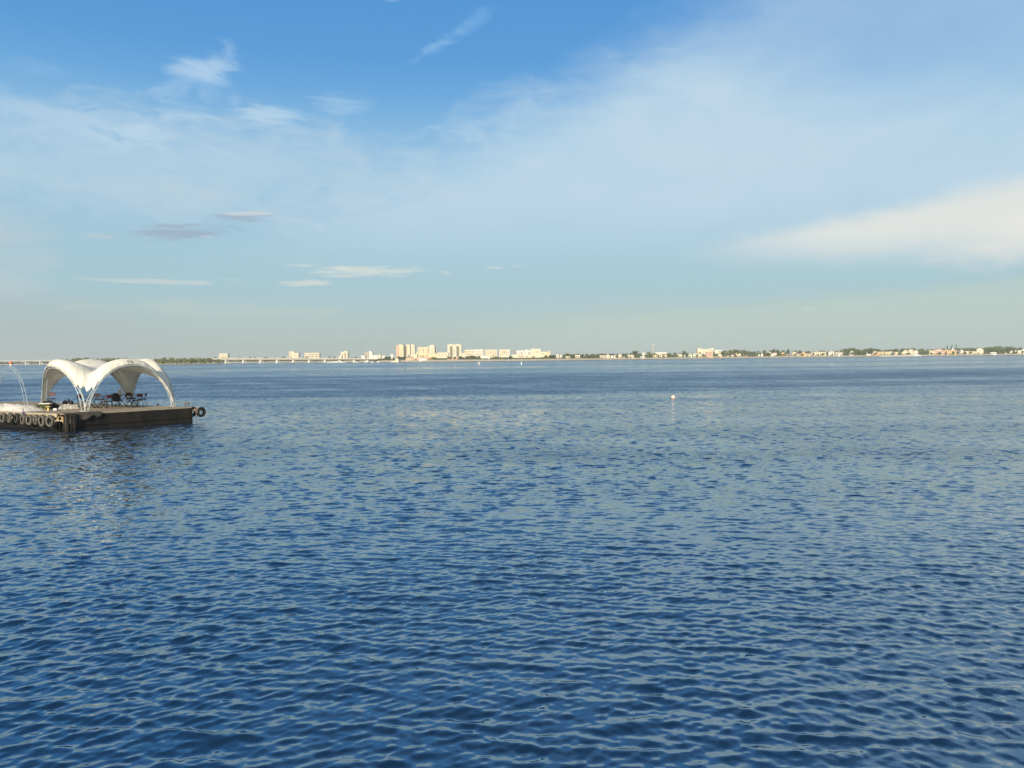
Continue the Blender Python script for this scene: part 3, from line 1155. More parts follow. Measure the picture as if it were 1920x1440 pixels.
cN = TC - TU * TS / 2 - TV * TS / 2
cR = TC + TU * TS / 2 - TV * TS / 2
cF = TC + TU * TS / 2 + TV * TS / 2
cL = TC - TU * TS / 2 + TV * TS / 2
arch(cN, cR, lean=TV)
arch(cN, cL, lean=TU, out=0.5)
arch(cL, cF, lean=-TV)
arch(cR, cF, lean=-TU)

# stitched hems along the four open edges
for side in range(4):
    mb = MB()
    pts = []
    for k in range(61):
        t = -0.86 + 1.72 * k / 60
        a, b = ((-0.992, t), (0.992, t), (t, -0.992), (t, 0.992))[side]
        pts.append(TP(a, b, canopy_z(a, b)) + Vector((0, 0, 0.008)))
    near = side in (0, 2)
    if near:
        pts = [p for p in pts if p.z - ZD > 1.45 or (p - cN).length > (3.0)]
    mb.tube(pts, 0.022, 6)
    mb.v = [tuple(Vector(p) - toff) for p in mb.v]
    h_ = mb.build('hem', M['hem'], tent, smooth=True)

# bare frame of the next bay
FC = dk(-14, 53.5)
fr = thing('bare_tent_frame', 'bare galvanised arch frame without fabric left of the cream tent', 'frame', (FC.x, FC.y, ZD))
foff = Vector((FC.x, FC.y, ZD))
fr_r = dk(46.5, 50.8)
fr_r.z = 0
fr_d = Vector((-0.88, 0.47, 0))
arch(fr_r + fr_d * 3.6, fr_r, par=fr, off=foff, lean=Vector((0.3, 0.95, 0)), HAX=2.72, r=0.010)
fr_l = fr_r + fr_d * 3.6
arch(fr_l + Vector((-0.6, -4.4, 0)), fr_l, par=fr, off=foff, lean=Vector((-0.9, 0.2, 0)), HAX=2.72, r=0.010)
bk = fr_r + Vector((1.6, 4.4, 0))
q = at(20.5, 681.0, 52.2)
lan = thing('red_lantern', 'small red lantern with white base on top of the bare arch frame', 'lantern', q)
mb = MB()
mb.lathe([(0.0, 0.13), (0.07, 0.12), (0.10, 0.06), (0.11, 0.0), (0.09, -0.06), (0.0, -0.07)], 14)
mb.build('shade', M['red'], lan, smooth=True)
mb = MB()
mb.lathe([(0.0, -0.07), (0.07, -0.07), (0.075, -0.17), (0.0, -0.19)], 12)
mb.build('base', M['white'], lan, smooth=True)

# ------------------------------------------------------------------ things on the deck
def heap(name, label, cat, foot, hgt, seed, m, nx=60, ny=24, lumps=14):
    """crumpled cloth heap over a four cornered footprint (P0..P3 on the deck)"""
    rg = np.random.default_rng(seed)
    lx, ly, lr, la = rg.uniform(0.05, .95, lumps), rg.uniform(0.15, .85, lumps), rg.uniform(0.06, 0.2, lumps), rg.uniform(0.3, 1.0, lumps)
    mb = MB()
    vs = []
    for i in range(nx + 1):
        s = i / nx
        for j in range(ny + 1):
            t = j / ny
            ed = min(s, 1 - s) * 7
            et = min(t, 1 - t) * 5
            env = (1 - math.exp(-ed * 1.5)) * (1 - math.exp(-et * 1.5))
            z = 0.0
            for k in range(lumps):
                z = max(z, la[k] * math.exp(-((s - lx[k]) ** 2 / (lr[k] * 1.2) ** 2 + (t - ly[k]) ** 2 / (lr[k] * 2.0) ** 2)))
            z = (0.45 + 0.55 * z) * env
            z += 0.10 * env * math.sin(s * 31 + 4 * math.sin(t * 9) + seed) * math.sin(t * 17 + 3 * math.sin(s * 13))
            p = foot[0].lerp(foot[1], s).lerp(foot[3].lerp(foot[2], s), t)
            wob = 0.10 * math.sin(s * 23 + seed) * (abs(t - .5) * 2) ** 3
            vs.append((p.x + wob * 0.3, p.y + wob, ZD + 0.012 + max(0, z) * hgt))
    fs = [(i * (ny + 1) + j, (i + 1) * (ny + 1) + j, (i + 1) * (ny + 1) + j + 1, i * (ny + 1) + j + 1) for i in range(nx) for j in range(ny)]
    mb.add(vs, fs)
    c = (foot[0] + foot[2]) / 2
    o = mb.build(name, M[m], None, loc=(c.x, c.y, ZD), smooth=True)
    return tag(o, label, cat)


heap('tarpaulin', 'large crumpled white tarpaulin heaped along the left of the deck', 'tarpaulin', [P(0.25, 12.5), P(0.22, 4.75), P(1.9, 5.0), P(2.4, 12.5)], 0.40, 4, 'tarp', 80, 26, 22)
heap('tarpaulin', 'long white tarpaulin roll lying before the tables under the canopy', 'tarpaulin', [dk(108, 46.9), dk(152, 48.2), dk(153, 49.2), dk(109, 47.9)], 0.36, 9, 'tarp', 60, 18, 12)
heap('ground_cloth', 'pale pinkish cloth bundle under the left table', 'cloth', [dk(154, 49.2), dk(173, 49.6), dk(175, 50.6), dk(156, 50.2)], 0.30, 5, 'pinkcloth', 30, 14, 6)

# ---- chairs
def tubes(segs, r=0.012, n=6):
    mb = MB()
    for s in segs:
        mb.tube(s, r, n)
    return mb


def make_chair(label, loc, rz):
    t = thing('chair', label, 'chair', loc, rz, 'metal chairs on the stage')
    mb = MB()
    mb.box((0, 0, 0.455), (0.42, 0.42, 0.05))
    mb.build('seat', M['seat'], t, bevel=0.012)
    mb = MB()
    mb.box((0, 0.235, 0.735), (0.42, 0.03, 0.20), M=Matrix.Rotation(R(-10), 3, 'X'))
    mb.build('backrest', M['redback'], t, bevel=0.010)
    for s in (-1, 1):
        tubes([[(s * 0.205, 0.255, 0.84), (s * 0.20, 0.19, 0.44), (s * 0.20, 0.195, 0.40), (s * 0.21, 0.28, 0.0)]], 0.014).build('leg', M['black'], t, smooth=True)
        tubes([[(s * 0.20, -0.19, 0.44), (s * 0.21, -0.25, 0.0)]], 0.014).build('leg', M['black'], t, smooth=True)
    for y, z in ((-0.222, 0.2), (0.255, 0.84), (-0.2, 0.42), (0.2, 0.42)):
        tubes([[(-0.2, y, z), (0.2, y, z)]], 0.013).build('crossbar', M['black'], t, smooth=True)
    return t


ch0 = make_chair('lone red backed metal chair standing left of the tables', dk(95.5, 52.5), R(14))
GC = 'metal chairs on the stage'
for px, Y, rz, lab in ((155.5, 48.6, 74, 'red backed chair at the left end of the left table'),
                       (187, 50.6, 176, 'dark chair seen from the front on the far side of the left table'),
                       (200.5, 47.9, -8, 'red backed chair in front of the gap between the two tables'),
                       (217, 48.8, 35, 'chair with a black coat on it at the left of the right table'),
                       (246.5, 51.6, 172, 'dark chair on the far side of the right table'),
                       (258.5, 49.0, -12, 'red backed chair on the near side of the right table'),
                       (267, 50.4, -80, 'thin framed chair at the right end of the right table')):
    c_ = dup(ch0, dk(px, Y), R(rz), lab, GC)
    if lab.startswith('dark'):
        for k_ in c_.children:
            if k_.name.startswith('backrest'):
                k_.data = k_.data.copy()
                k_.data.materials[0] = M['seat']

# ---- folding tables
def make_table(label, loc, rz):
    t = thing('folding_table', label, 'table', loc, rz, 'folding tables under the canopy')
    mb = MB()
    mb.box((0, 0, 0.74), (1.25, 0.70, 0.035))
    mb.build('tabletop', M['blacktop'], t, bevel=0.006)
    for s in (-1, 1):
        x = s * 0.36
        tubes([[(x - 0.24, -0.28, 0.0), (x + 0.24, -0.28, 0.72)], [(x + 0.24, 0.28, 0.0), (x - 0.24, 0.28, 0.72)],
               [(x + 0.24, -0.28, 0.0), (x - 0.24, -0.28, 0.72)], [(x - 0.24, 0.28, 0.0), (x + 0.24, 0.28, 0.72)],
               [(x - 0.24, -0.28, 0.0), (x - 0.24, 0.28, 0.0)], [(x + 0.24, -0.28, 0.02), (x + 0.24, 0.28, 0.02)]], 0.021).build('leg_frame', M['black'], t, smooth=True)
    return t


tb = make_table('dark folding table on crossed legs at the left under the canopy', dk(183.5, 49.2), R(4))
dup(tb, dk(236, 50.2), R(2), 'dark folding table on crossed legs at the right under the canopy', 'folding tables under the canopy')

# black coat over the chair
q = dk(217, 48.8)
mb = MB()
rg = random.Random(8)
nu, nv = 18, 12
vs = []
for i in range(nu):
    a = 2 * math.pi * i / nu
    for j in range(nv):
        t = j / (nv - 1)
        rr = (0.10 + 0.24 * t ** 0.7) * (1 + 0.16 * math.sin(3 * a + 4 * t) + 0.1 * math.sin(7 * a))
        vs.append((q.x + rr * math.cos(a) * 0.95 + 0.12 * t, q.y - 0.05 + rr * math.sin(a) * 0.6, ZD + 0.95 - 0.52 * t + 0.05 * math.sin(5 * a) * t))
fs = [(i * nv + j, ((i + 1) % nu) * nv + j, ((i + 1) % nu) * nv + j + 1, i * nv + j + 1) for i in range(nu) for j in range(nv - 1)]
fs.append(tuple(i * nv for i in range(nu)))
mb.add(vs, fs)
o = mb.build('coat', M['black'], None, loc=(q.x, q.y, ZD + 0.6), smooth=True)
tag(o, 'black coat thrown over the chair between the two tables', 'coat')
# grey plastic sheet at the foot of the far funnel
q = dk(226, 52.4)
mb = MB()
mb.lathe([(0.03, 1.30), (0.09, 1.24), (0.14, 1.10), (0.15, 0.95), (0.11, 0.8), (0.03, 0.7)], 14, (q.x, q.y, ZD - 0.2))
o = mb.build('plastic_bag', M['tarp'], None, loc=(q.x, q.y, ZD + 0.5), smooth=True)
tag(o, 'pale plastic bag tied at the bottom of the tan fabric funnel', 'bag')

# ---- clutter left of the tables
q = dk(86, 47.6)
lb = thing('low_bench', 'low dark bench with a white board top beside the left tent leg', 'bench', q, R(6))
mb = MB()
mb.box((0, 0, 0.37), (0.62, 0.42, 0.05))
mb.build('board', M['white'], lb, bevel=0.01)
mb = MB()
mb.box((0, 0.02, 0.30), (0.60, 0.40, 0.09))
mb.build('apron', M['seat'], lb, bevel=0.01)
for x, y in ((-.27, -.17), (.27, -.17), (-.27, .17), (.27, .17)):
    mb = MB()
    mb.tube([(x, y, 0), (x, y, 0.27)], 0.02, 6)
    mb.build('leg', M['black'], lb)
q = dk(99.5, 48.4)
mb = MB()          # dark sheeted mound sloping down to the right
nu, nv = 20, 14
vs = []
for i in range(nu + 1):
    s = i / nu
    for j in range(nv + 1):
        t = j / nv
        z = 0.50 * (1 - s) ** 0.8 * math.sin(math.pi * min(1, t * 1.0)) ** 0.5 + 0.16 * math.sin(math.pi * s) * math.sin(math.pi * t) + 0.025 * math.sin(11 * s + 8 * t)
        vs.append((q.x - 0.48 + 0.95 * s, q.y - 0.40 + 0.8 * t, ZD + 0.013 + max(0, z)))
mb.add(vs, [(i * (nv + 1) + j, (i + 1) * (nv + 1) + j, (i + 1) * (nv + 1) + j + 1, i * (nv + 1) + j + 1) for i in range(nu) for j in range(nv)])
o = mb.build('covered_mound', M['black'], None, loc=(q.x, q.y, ZD), smooth=True)
tag(o, 'black sheet covered mound sloping down beside the white topped bench', 'covered pile')
for px, Y, s, lab in ((75.5, 47.0, 1.0, 'leafy potted plant at the foot of the left tent leg'), (84.5, 46.7, 0.85, 'low potted plant with dark red flowers before the bench')):
    q = dk(px, Y)
    t = thing('potted_plant', lab, 'plant', q, 0, 'potted plants on the deck')
    mb = MB()
    mb.lathe([(0.0, 0.0), (0.09 * s, 0.0), (0.13 * s, 0.16 * s), (0.115 * s, 0.16 * s), (0.10 * s, 0.13 * s), (0.0, 0.13 * s)], 12)
    mb.build('pot', M['pot'], t, smooth=True)
    mb = MB()
    rg = random.Random(int(px))
    for k in range(90):
        a, h, rr = rg.uniform(0, 6.28), rg.uniform(0.08, 0.36) * s, rg.uniform(0.03, 0.24) * s
        c = Vector((rr * math.cos(a), rr * math.sin(a), h))
        d = Vector((rg.uniform(-1, 1), rg.uniform(-1, 1), rg.uniform(-.3, 1))).normalized() * 0.06
        e_ = d.orthogonal().normalized() * 0.025
        mb.add([c - d, c + e_, c + d, c - e_], [(0, 1, 2, 3)])
    mb.build('leaves', M['plant'], t)
q = dk(90.5, 46.4)
st = thing('plastic_stool', 'pale yellow one legged plastic stool in front of the bench', 'stool', q)
mb = MB()
mb.lathe([(0.0, 0.26), (0.17, 0.26), (0.18, 0.235), (0.06, 0.21), (0.0, 0.21)], 16)
mb.build('seat', M['yellow'], st, smooth=True)
mb = MB()
mb.lathe([(0.05, 0.21), (0.045, 0.08), (0.10, 0.0), (0.0, 0.0)], 14)
mb.build('pedestal', M['yellow'], st, smooth=True)
q = dk(103.5, 46.6)
mb = MB()
mb.box((q.x, q.y, ZD + 0.072), (0.18, 0.14, 0.115), 0.2)
mb.box((q.x, q.y, ZD + 0.137), (0.19, 0.15, 0.014), 0.2)
o = mb.build('carton', M['white'], None, loc=(q.x, q.y, ZD), bevel=0.008)
tag(o, 'small white carton on the deck at the foot of the black mound', 'carton')
q = dk(128, 53.5)
mb = MB()
for k, (x, s, hh) in enumerate(((-0.22, 0.13, .28), (0.04, 0.10, 0.36), (0.22, 0.14, 0.26))):
    mb.lathe([(0, 0), (s, 0.0), (s * 1.05, hh * .6), (s * .5, hh), (0, hh)], 10, (q.x + x, q.y, ZD + 0.012))
o = mb.build('equipment_bags', M['black'], None, loc=(q.x, q.y, ZD), smooth=True)
tag(o, 'dark equipment bag lying at the far edge of the deck behind the white roll', 'bag')

# ------------------------------------------------------------------ far bank (land)
SHORE = [(-420, 2350), (0, 2300), (300, 2000), (420, 1680), (600, 1500), (690, 1270), (740, 1140), (790, 1060), (840, 1030), (920, 985), (1000, 965),
         (1060, 1000), (1140, 1080), (1300, 1220), (1600, 1330), (1900, 1400), (2350, 1480)]
SPX = [p[0] for p in SHORE]
SPY = [p[1] for p in SHORE]


def shoreY(px):
    return float(np.interp(px, SPX, SPY))


PROF_D = [-25, 0, 5, 12, 30, 70, 300, 1500, 5000]
PROF_Z = [-0.6, -0.02, 0.55, 2.5, 2.75, 3.0, 4.4, 8.5, 14.0]


def groundZ(px, Y):
    return float(np.interp(Y - shoreY(px), PROF_D, PROF_Z))


def land(name, pxs, yfun, pd, pz, m, jit, seed):
    rg = np.random.default_rng(seed)
    mb = MB()
    vs = []
    nd = len(pd)
    for px in pxs:
        t = (px - 960.0) / F
        j = rg.normal(0, jit)
        for d, z in zip(pd, pz):
            Y = yfun(px) + d + (j if d < 40 else 0)
            vs.append((t * Y, Y, z + (rg.uniform(-.12, .12) if d > 4 else 0)))
    fs = [((i * nd + j), (i + 1) * nd + j, (i + 1) * nd + j + 1, i * nd + j + 1) for i in range(len(pxs) - 1) for j in range(nd - 1)]
    mb.add(vs, fs)
    o = mb.build(name, m, None, smooth=True)
    return tag(o, kind='structure')


def land_mat():
    m = bpy.data.materials.new('bank_sand_and_grass')
    m.use_nodes = True
    nt = m.node_tree
    N, L = nt.nodes, nt.links
    b = N['Principled BSDF']
    b.inputs['Roughness'].default_value = 0.9
    b.inputs['Specular IOR Level'].default_value = 0.1
    g = N.new('ShaderNodeNewGeometry')
    sp = N.new('ShaderNodeSeparateXYZ')
    L.new(g.outputs['Position'], sp.inputs[0])
    nz = N.new('ShaderNodeTexNoise')
    nz.inputs['Scale'].default_value = 0.05
    nz.inputs['Detail'].default_value = 6
    L.new(g.outputs['Position'], nz.inputs['Vector'])
    ad = N.new('ShaderNodeMath')
    ad.operation = 'MULTIPLY_ADD'
    L.new(nz.outputs['Fac'], ad.inputs[0])
    ad.inputs[1].default_value = 0.5
    L.new(sp.outputs[2], ad.inputs[2])
    rp = N.new('ShaderNodeValToRGB')
    mr = N.new('ShaderNodeMapRange')
    mr.inputs['From Min'].default_value = 0.0
    mr.inputs['From Max'].default_value = 5.0
    L.new(ad.outputs[0], mr.inputs['Value'])
    L.new(mr.outputs[0], rp.inputs['Fac'])
    e = rp.color_ramp.elements
    e[0].position = 0.0
    e[0].color = (0.14, 0.115, 0.08, 1)
    e[1].position = 1.0
    e[1].color = (0.13, 0.13, 0.055, 1)
    for pos, c in ((0.13, (0.17, 0.14, 0.10, 1)), (0.18, (0.58, 0.50, 0.37, 1)), (0.56, (0.62, 0.54, 0.41, 1)), (0.62, (0.24, 0.22, 0.11, 1))):
        k = e.new(pos)
        k.color = c
    L.new(rp.outputs['Color'], b.inputs['Base Color'])
    return m


M['land'] = land_mat()
land('far_bank', list(range(-420, 2351, 8)), shoreY, PROF_D, PROF_Z, M['land'], 2.5, 3)
SPIT = [(86, 1500), (110, 1330), (200, 1130), (330, 1030), (400, 1075), (418, 1120)]


def spitY(px):
    return float(np.interp(px, [p[0] for p in SPIT], [p[1] for p in SPIT]))


land('wooded_spit', list(range(86, 420, 4)), spitY, [-25, 0, 5, 12, 30, 90, 120, 150], [-0.6, -0.02, 0.5, 1.1, 1.6, 1.6, 0.4, -0.6], M['land'], 1.5, 4)

# ------------------------------------------------------------------ trees
def leaf_mat(name, a, b_):
    return mat(name, a, 0.8, 0.3, 0.9, 0.15, col2=b_, thr=(0.35, 0.65), detail=4)


GREENS = {'dark green': leaf_mat('leaf_dark_green', (0.064, 0.094, 0.038), (0.105, 0.135, 0.052)),
          'olive green': leaf_mat('leaf_olive', (0.128, 0.142, 0.052), (0.178, 0.184, 0.068)),
          'mid green': leaf_mat('leaf_mid_green', (0.100, 0.142, 0.052), (0.146, 0.182, 0.070)),
          'yellowish': leaf_mat('leaf_yellowish', (0.135, 0.125, 0.040), (0.19, 0.165, 0.055))}
M['bark'] = mat('bark', (0.10, 0.075, 0.05), 0.9, 0.3, 2.0)


def crown_faces(mb, rg, cx, cy, z0, z1, rad, shape, nleaf, leaf, lump=6):
    """leaf clumps filling several overlapping lobes, ragged outline"""
    lobes = []
    for k in range(lump):
        a = rg.uniform(0, 6.283)
        if shape == 'tall':
            q = rg.uniform(0.05, 0.95)
            rr = rad * 0.30 * rg.random()
            lr = rad * (0.62 - 0.32 * abs(q - 0.4))
        elif shape == 'spire':
            q = rg.uniform(0.0, 1.0)
            rr = rad * 0.15 * rg.random()
            lr = rad * (0.95 - 0.75 * q)
        elif shape == 'bush':
            q = rg.uniform(0.1, 0.55)
            rr = rad * 0.75 * rg.random()
            lr = rad * rg.uniform(0.35, 0.55)
        else:
            q = rg.uniform(0.2, 0.85)
            rr = rad * 0.62 * math.sqrt(rg.random()) * (1.15 - 0.6 * q)
            lr = rad * rg.uniform(0.36, 0.58)
        lobes.append((cx + rr * math.cos(a), cy + rr * math.sin(a), z0 + (z1 - z0) * q, lr))
    for k in range(nleaf):
        lx, ly, lz, lr = lobes[rg.randrange(len(lobes))]
        u = rg.uniform(-1, 1)
        a = rg.uniform(0, 6.283)
        s = math.sqrt(1 - u * u)
        rr = lr * (rg.random() ** 0.35)
        c = Vector((lx + rr * s * math.cos(a), ly + rr * s * math.sin(a), min(max(lz + rr * u * 0.9, z0 * 0.5), z1)))
        nrm = (Vector((s * math.cos(a), s * math.sin(a), u)) + Vector((rg.uniform(-.7, .7), rg.uniform(-.7, .7), rg.uniform(-.4, .8)))).normalized()
        e1 = nrm.orthogonal().normalized()
        e2 = nrm.cross(e1)
        ang = rg.uniform(0, 6.28)
        e1, e2 = e1 * math.cos(ang) + e2 * math.sin(ang), e2 * math.cos(ang) - e1 * math.sin(ang)
        l = leaf * rg.uniform(0.6, 1.3)
        mb.add([c - e1 * l, c - e2 * l * .7 + nrm * l * .25, c + e1 * l, c + e2 * l * .7 - nrm * l * .2], [(0, 1, 2, 3)], 0)


def tree_mesh(shape, green, seed):
    """unit tree: 1 m tall, scaled on placing"""
    rg = random.Random(seed)
    mb = MB()
    wid = {'round': 0.46, 'spreading': 0.62, 'tall': 0.30, 'spire': 0.17, 'bush': 0.85}[shape]
    base = {'round': 0.20, 'spreading': 0.22, 'tall': 0.14, 'spire': 0.10, 'bush': 0.0}[shape]
    n = {'bush': 240}.get(shape, 330)
    crown_faces(mb, rg, 0, 0, base, 1.0, wid, shape if shape in ('tall', 'spire', 'bush') else 'round', n, 0.075, {'spire': 14, 'bush': 9}.get(shape, 11))
    if shape != 'bush':
        mb.tube([(0, 0, -0.08), (0.01, 0, base + 0.05), (0.02, 0.01, base + 0.4)], [0.030, 0.024, 0.010], 6, 1)
        for k in range(4):
            a = rg.uniform(0, 6.28)
            mb.tube([(0.01, 0, base + 0.08 + 0.05 * k), (wid * .5 * math.cos(a), wid * .5 * math.sin(a), base + 0.32 + 0.07 * k)], [0.014, 0.005], 5, 1)
    me = mb.build('tree_template', [GREENS[green], M['bark']])
    d = me.data
    bpy.data.objects.remove(me)
    return d


SHAPES = ('round', 'spreading', 'tall', 'spire', 'bush')
TMESH = {}


def tmesh(shape, green, k):
    key = (shape, green, k)
    if key not in TMESH:
        TMESH[key] = tree_mesh(shape, green, hash((SHAPES.index(shape), list(GREENS).index(green), k)) & 0xffff)
    return TMESH[key]


# far-bank tree lists are collected first; labels are made when the buildings are known
TREES = []           # px, Y, ytop, width factor, shape, green


def put_tree(px, Y, ytop, shape, green, wf=1.0, k=0):
    TREES.append((px, Y, ytop, shape, green, wf, k))


# ------------------------------------------------------------------ buildings
def wall_mat(name, col, win=(0.5, 0.42), cell=(3.0, 3.0), dark=0.22):
    """plaster with small window marks laid out in metres on the wall"""
    m = bpy.data.materials.new(name)
    m.use_nodes = True
    nt = m.node_tree
    N, L = nt.nodes, nt.links
    b = N['Principled BSDF']
    b.inputs['Roughness'].default_value = 0.85
    b.inputs['Specular IOR Level'].default_value = 0.2
    tcn = N.new('ShaderNodeTexCoord')
    br = N.new('ShaderNodeTexNoise')
    br.inputs['Scale'].default_value = 0.12
    br.inputs['Detail'].default_value = 6
    L.new(tcn.outputs['Object'], br.inputs['Vector'])
    rp = N.new('ShaderNodeValToRGB')
    c = Vector(col)
    rp.color_ramp.elements[0].position = 0.35
    rp.color_ramp.elements[1].position = 0.65
    rp.color_ramp.elements[0].color = (*(c * 0.90), 1)
    rp.color_ramp.elements[1].color = (*(c * 1.06), 1)
    L.new(br.outputs['Fac'], rp.inputs['Fac'])
    # rows of small window marks, 3 m storeys
    sp = N.new('ShaderNodeSeparateXYZ')
    L.new(tcn.outputs['Object'], sp.inputs[0])

    def mth(op, a, c=None):
        n = N.new('ShaderNodeMath')
        n.operation = op
        for i, x in enumerate((a, c)):
            if x is None:
                continue
            if isinstance(x, (int, float)):
                n.inputs[i].default_value = x
            else:
                L.new(x, n.inputs[i])
        return n.outputs[0]
    fx = mth('FRACT', mth('MULTIPLY', mth('ADD', sp.outputs[0], sp.outputs[1]), 1 / cell[0]))
    fz = mth('FRACT', mth('MULTIPLY', sp.outputs[2], 1 / cell[1]))
    on = mth('MULTIPLY', mth('LESS_THAN', fx, win[0]), mth('LESS_THAN', fz, win[1]))
    on = mth('MULTIPLY', on, dark * 1.6)
    mx = N.new('ShaderNodeMix')
    mx.data_type = 'RGBA'
    L.new(on, mx.inputs['Factor'])
    L.new(rp.outputs['Color'], mx.inputs['A'])
    mx.inputs['B'].default_value = (0.16, 0.14, 0.12, 1)
    L.new(mx.outputs['Result'], b.inputs['Base Color'])
    return m


WALLS = {'cream': wall_mat('wall_cream', (0.81, 0.72, 0.54)), 'pale': wall_mat('wall_pale', (0.79, 0.72, 0.56)), 'white': wall_mat('wall_white', (0.86, 0.82, 0.75)),
         'yellow': wall_mat('wall_yellow', (0.79, 0.69, 0.45)), 'pink': wall_mat('wall_pink', (0.70, 0.47, 0.36)), 'peach': wall_mat('wall_peach', (0.75, 0.51, 0.29)),
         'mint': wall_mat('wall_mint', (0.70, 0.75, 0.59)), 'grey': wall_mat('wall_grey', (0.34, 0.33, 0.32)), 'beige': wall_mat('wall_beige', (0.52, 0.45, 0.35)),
         'salmon': wall_mat('wall_salmon', (0.68, 0.38, 0.27))}
ROOFS = {'brown': mat('roof_brown', (0.13, 0.075, 0.055), 0.8, 0.2, 0.6), 'dark': mat('roof_dark', (0.075, 0.055, 0.055), 0.8, 0.2, 0.6), 'red': mat('roof_red', (0.24, 0.075, 0.05), 0.8, 0.2, 0.6),
         'grey': mat('roof_grey', (0.26, 0.22, 0.22), 0.8, 0.2, 0.6), 'pale': mat('roof_pale', (0.60, 0.52, 0.40), 0.8, 0.1, 0.6), 'pink': mat('roof_pink', (0.46, 0.27, 0.22), 0.8, 0.15, 0.6)}
M['glass'] = mat('dark_window', (0.06, 0.058, 0.055), 0.3, 0.2, 0.5, 0.5)
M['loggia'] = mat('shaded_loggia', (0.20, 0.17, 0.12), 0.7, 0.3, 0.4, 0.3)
M['slit'] = mat('tan_window_band', (0.36, 0.29, 0.19), 0.7, 0.2, 0.4, 0.3)

LAND = []            # (px, short phrase) for naming trees


def house(px0, px1, yt, yb, kind, wall, roof, label, short, back=22.0, cat='house', win=True, name='house', depth=None, wf=None):
    """a house spanning picture columns px0..px1, eaves/ridge at yt, foot at yb"""
    pxc = (px0 + px1) / 2
    Y = shoreY(pxc) + back
    X0, X1 = xat(px0, Y), xat(px1, Y)
    w = X1 - X0
    z1 = zat(pxc, yt, Y)
    gz = groundZ(pxc, Y)
    zb = min(zat(pxc, yb, Y), z1 - 1.5)
    zb = zb if zb > gz + 6 else gz        # stand on the ground unless raised on a rear terrace
    z0 = gz
    dp = depth or max(6.0, min(14.0, w * 0.8))
    h = z1 - z0
    t = thing(name, label, cat, ((X0 + X1) / 2, Y, z0), -math.atan2((X0 + X1) / 2, Y) * 0.5)
    rh = {'flat': 0.0, 'gable': 0.42, 'front': 0.45, 'hip': 0.38, 'stepped': 0.0}[kind] * min(h, 7)
    wh = h - rh
    W_ = WALLS[wall]
    mb = MB()
    if kind == 'stepped':
        mb.box((0, dp / 2, wh * 0.32 - 0.5), (w, dp, wh * 0.64 + 1))
        mb.box((w * 0.10, dp / 2 + 0.6, wh * 0.82), (w * 0.62, dp - 1.2, wh * 0.36))
    elif kind == 'front':
        poly = [(-w / 2, -1), (w / 2, -1), (w / 2, wh), (0, h), (-w / 2, wh)]
        vs = [(x, 0, z) for x, z in poly] + [(x, dp, z) for x, z in poly]
        mb.add(vs, [(0, 1, 2, 3, 4), (9, 8, 7, 6, 5)] + [(i, i + 5, (i + 1) % 5 + 5, (i + 1) % 5) for i in range(5)])
    else:
        mb.box((0, dp / 2, wh / 2 - 0.5), (w, dp, wh + 1))
    mb.build('wall', W_, t)
    mb = MB()
    ov = 0.35
    if kind in ('flat', 'stepped'):
        if kind == 'flat':
            mb.box((0, dp / 2, wh + 0.12), (w + 2 * ov, dp + 2 * ov, 0.24))
        else:
            mb.box((w * 0.10, dp / 2 + 0.6, wh + 0.12), (w * 0.62 + 0.5, dp - 0.8, 0.24))
    elif kind == 'front':
        for s in (-1, 1):
            a_ = Vector((s * (w / 2 + ov), -ov, wh - ov * (h - wh) / (w / 2) + 0.06))
            b_ = Vector((0, -ov, h + 0.10))
            vs = [a_, b_, b_ + Vector((0, dp + 2 * ov, 0)), a_ + Vector((0, dp + 2 * ov, 0))]
            up = Vector((0, 0, 0.22))
            vs = vs + [q_ + up for q_ in vs]
            mb.add(vs, [(3, 2, 1, 0), (4, 5, 6, 7), (0, 1, 5, 4), (1, 2, 6, 5), (2, 3, 7, 6), (3, 0, 4, 7)])
    else:
        ins = 0.0 if kind == 'gable' else min(w * 0.28, dp * 0.45)
        x = w / 2 + ov
        vs = [(-x, -ov, wh), (x, -ov, wh), (x, dp + ov, wh), (-x, dp + ov, wh), (-x + ins, dp / 2, h), (x - ins, dp / 2, h)]
        mb.add(vs, [(3, 2, 1, 0), (0, 1, 5, 4), (2, 3, 4, 5), (1, 2, 5), (3, 0, 4)])
    mb.build('roof', ROOFS[roof], t)
    if win:
        nw = max(1, min(6, int(w / 3.2)))
        fl = 2 if wh > 5.2 else 1
        for f_ in range(fl):
            for k in range(nw):
                x = -w / 2 + (k + 0.5) * w / nw
                ww = min(1.5, w / nw * 0.5)
                zz = wh * ((f_ + 0.5) / fl)
                if kind == 'stepped' and f_ == fl - 1 and abs(x - w * 0.1) > w * 0.29:
                    continue
                yy = -0.02 if not (kind == 'stepped' and zz > wh * 0.64) else 0.58
                mb = MB()
                mb.box((x, yy, zz), (ww, 0.10, min(1.5, wh / fl * 0.5)))
                mb.build('window', M['glass'], t)
    LAND.append((pxc, short))
    return t


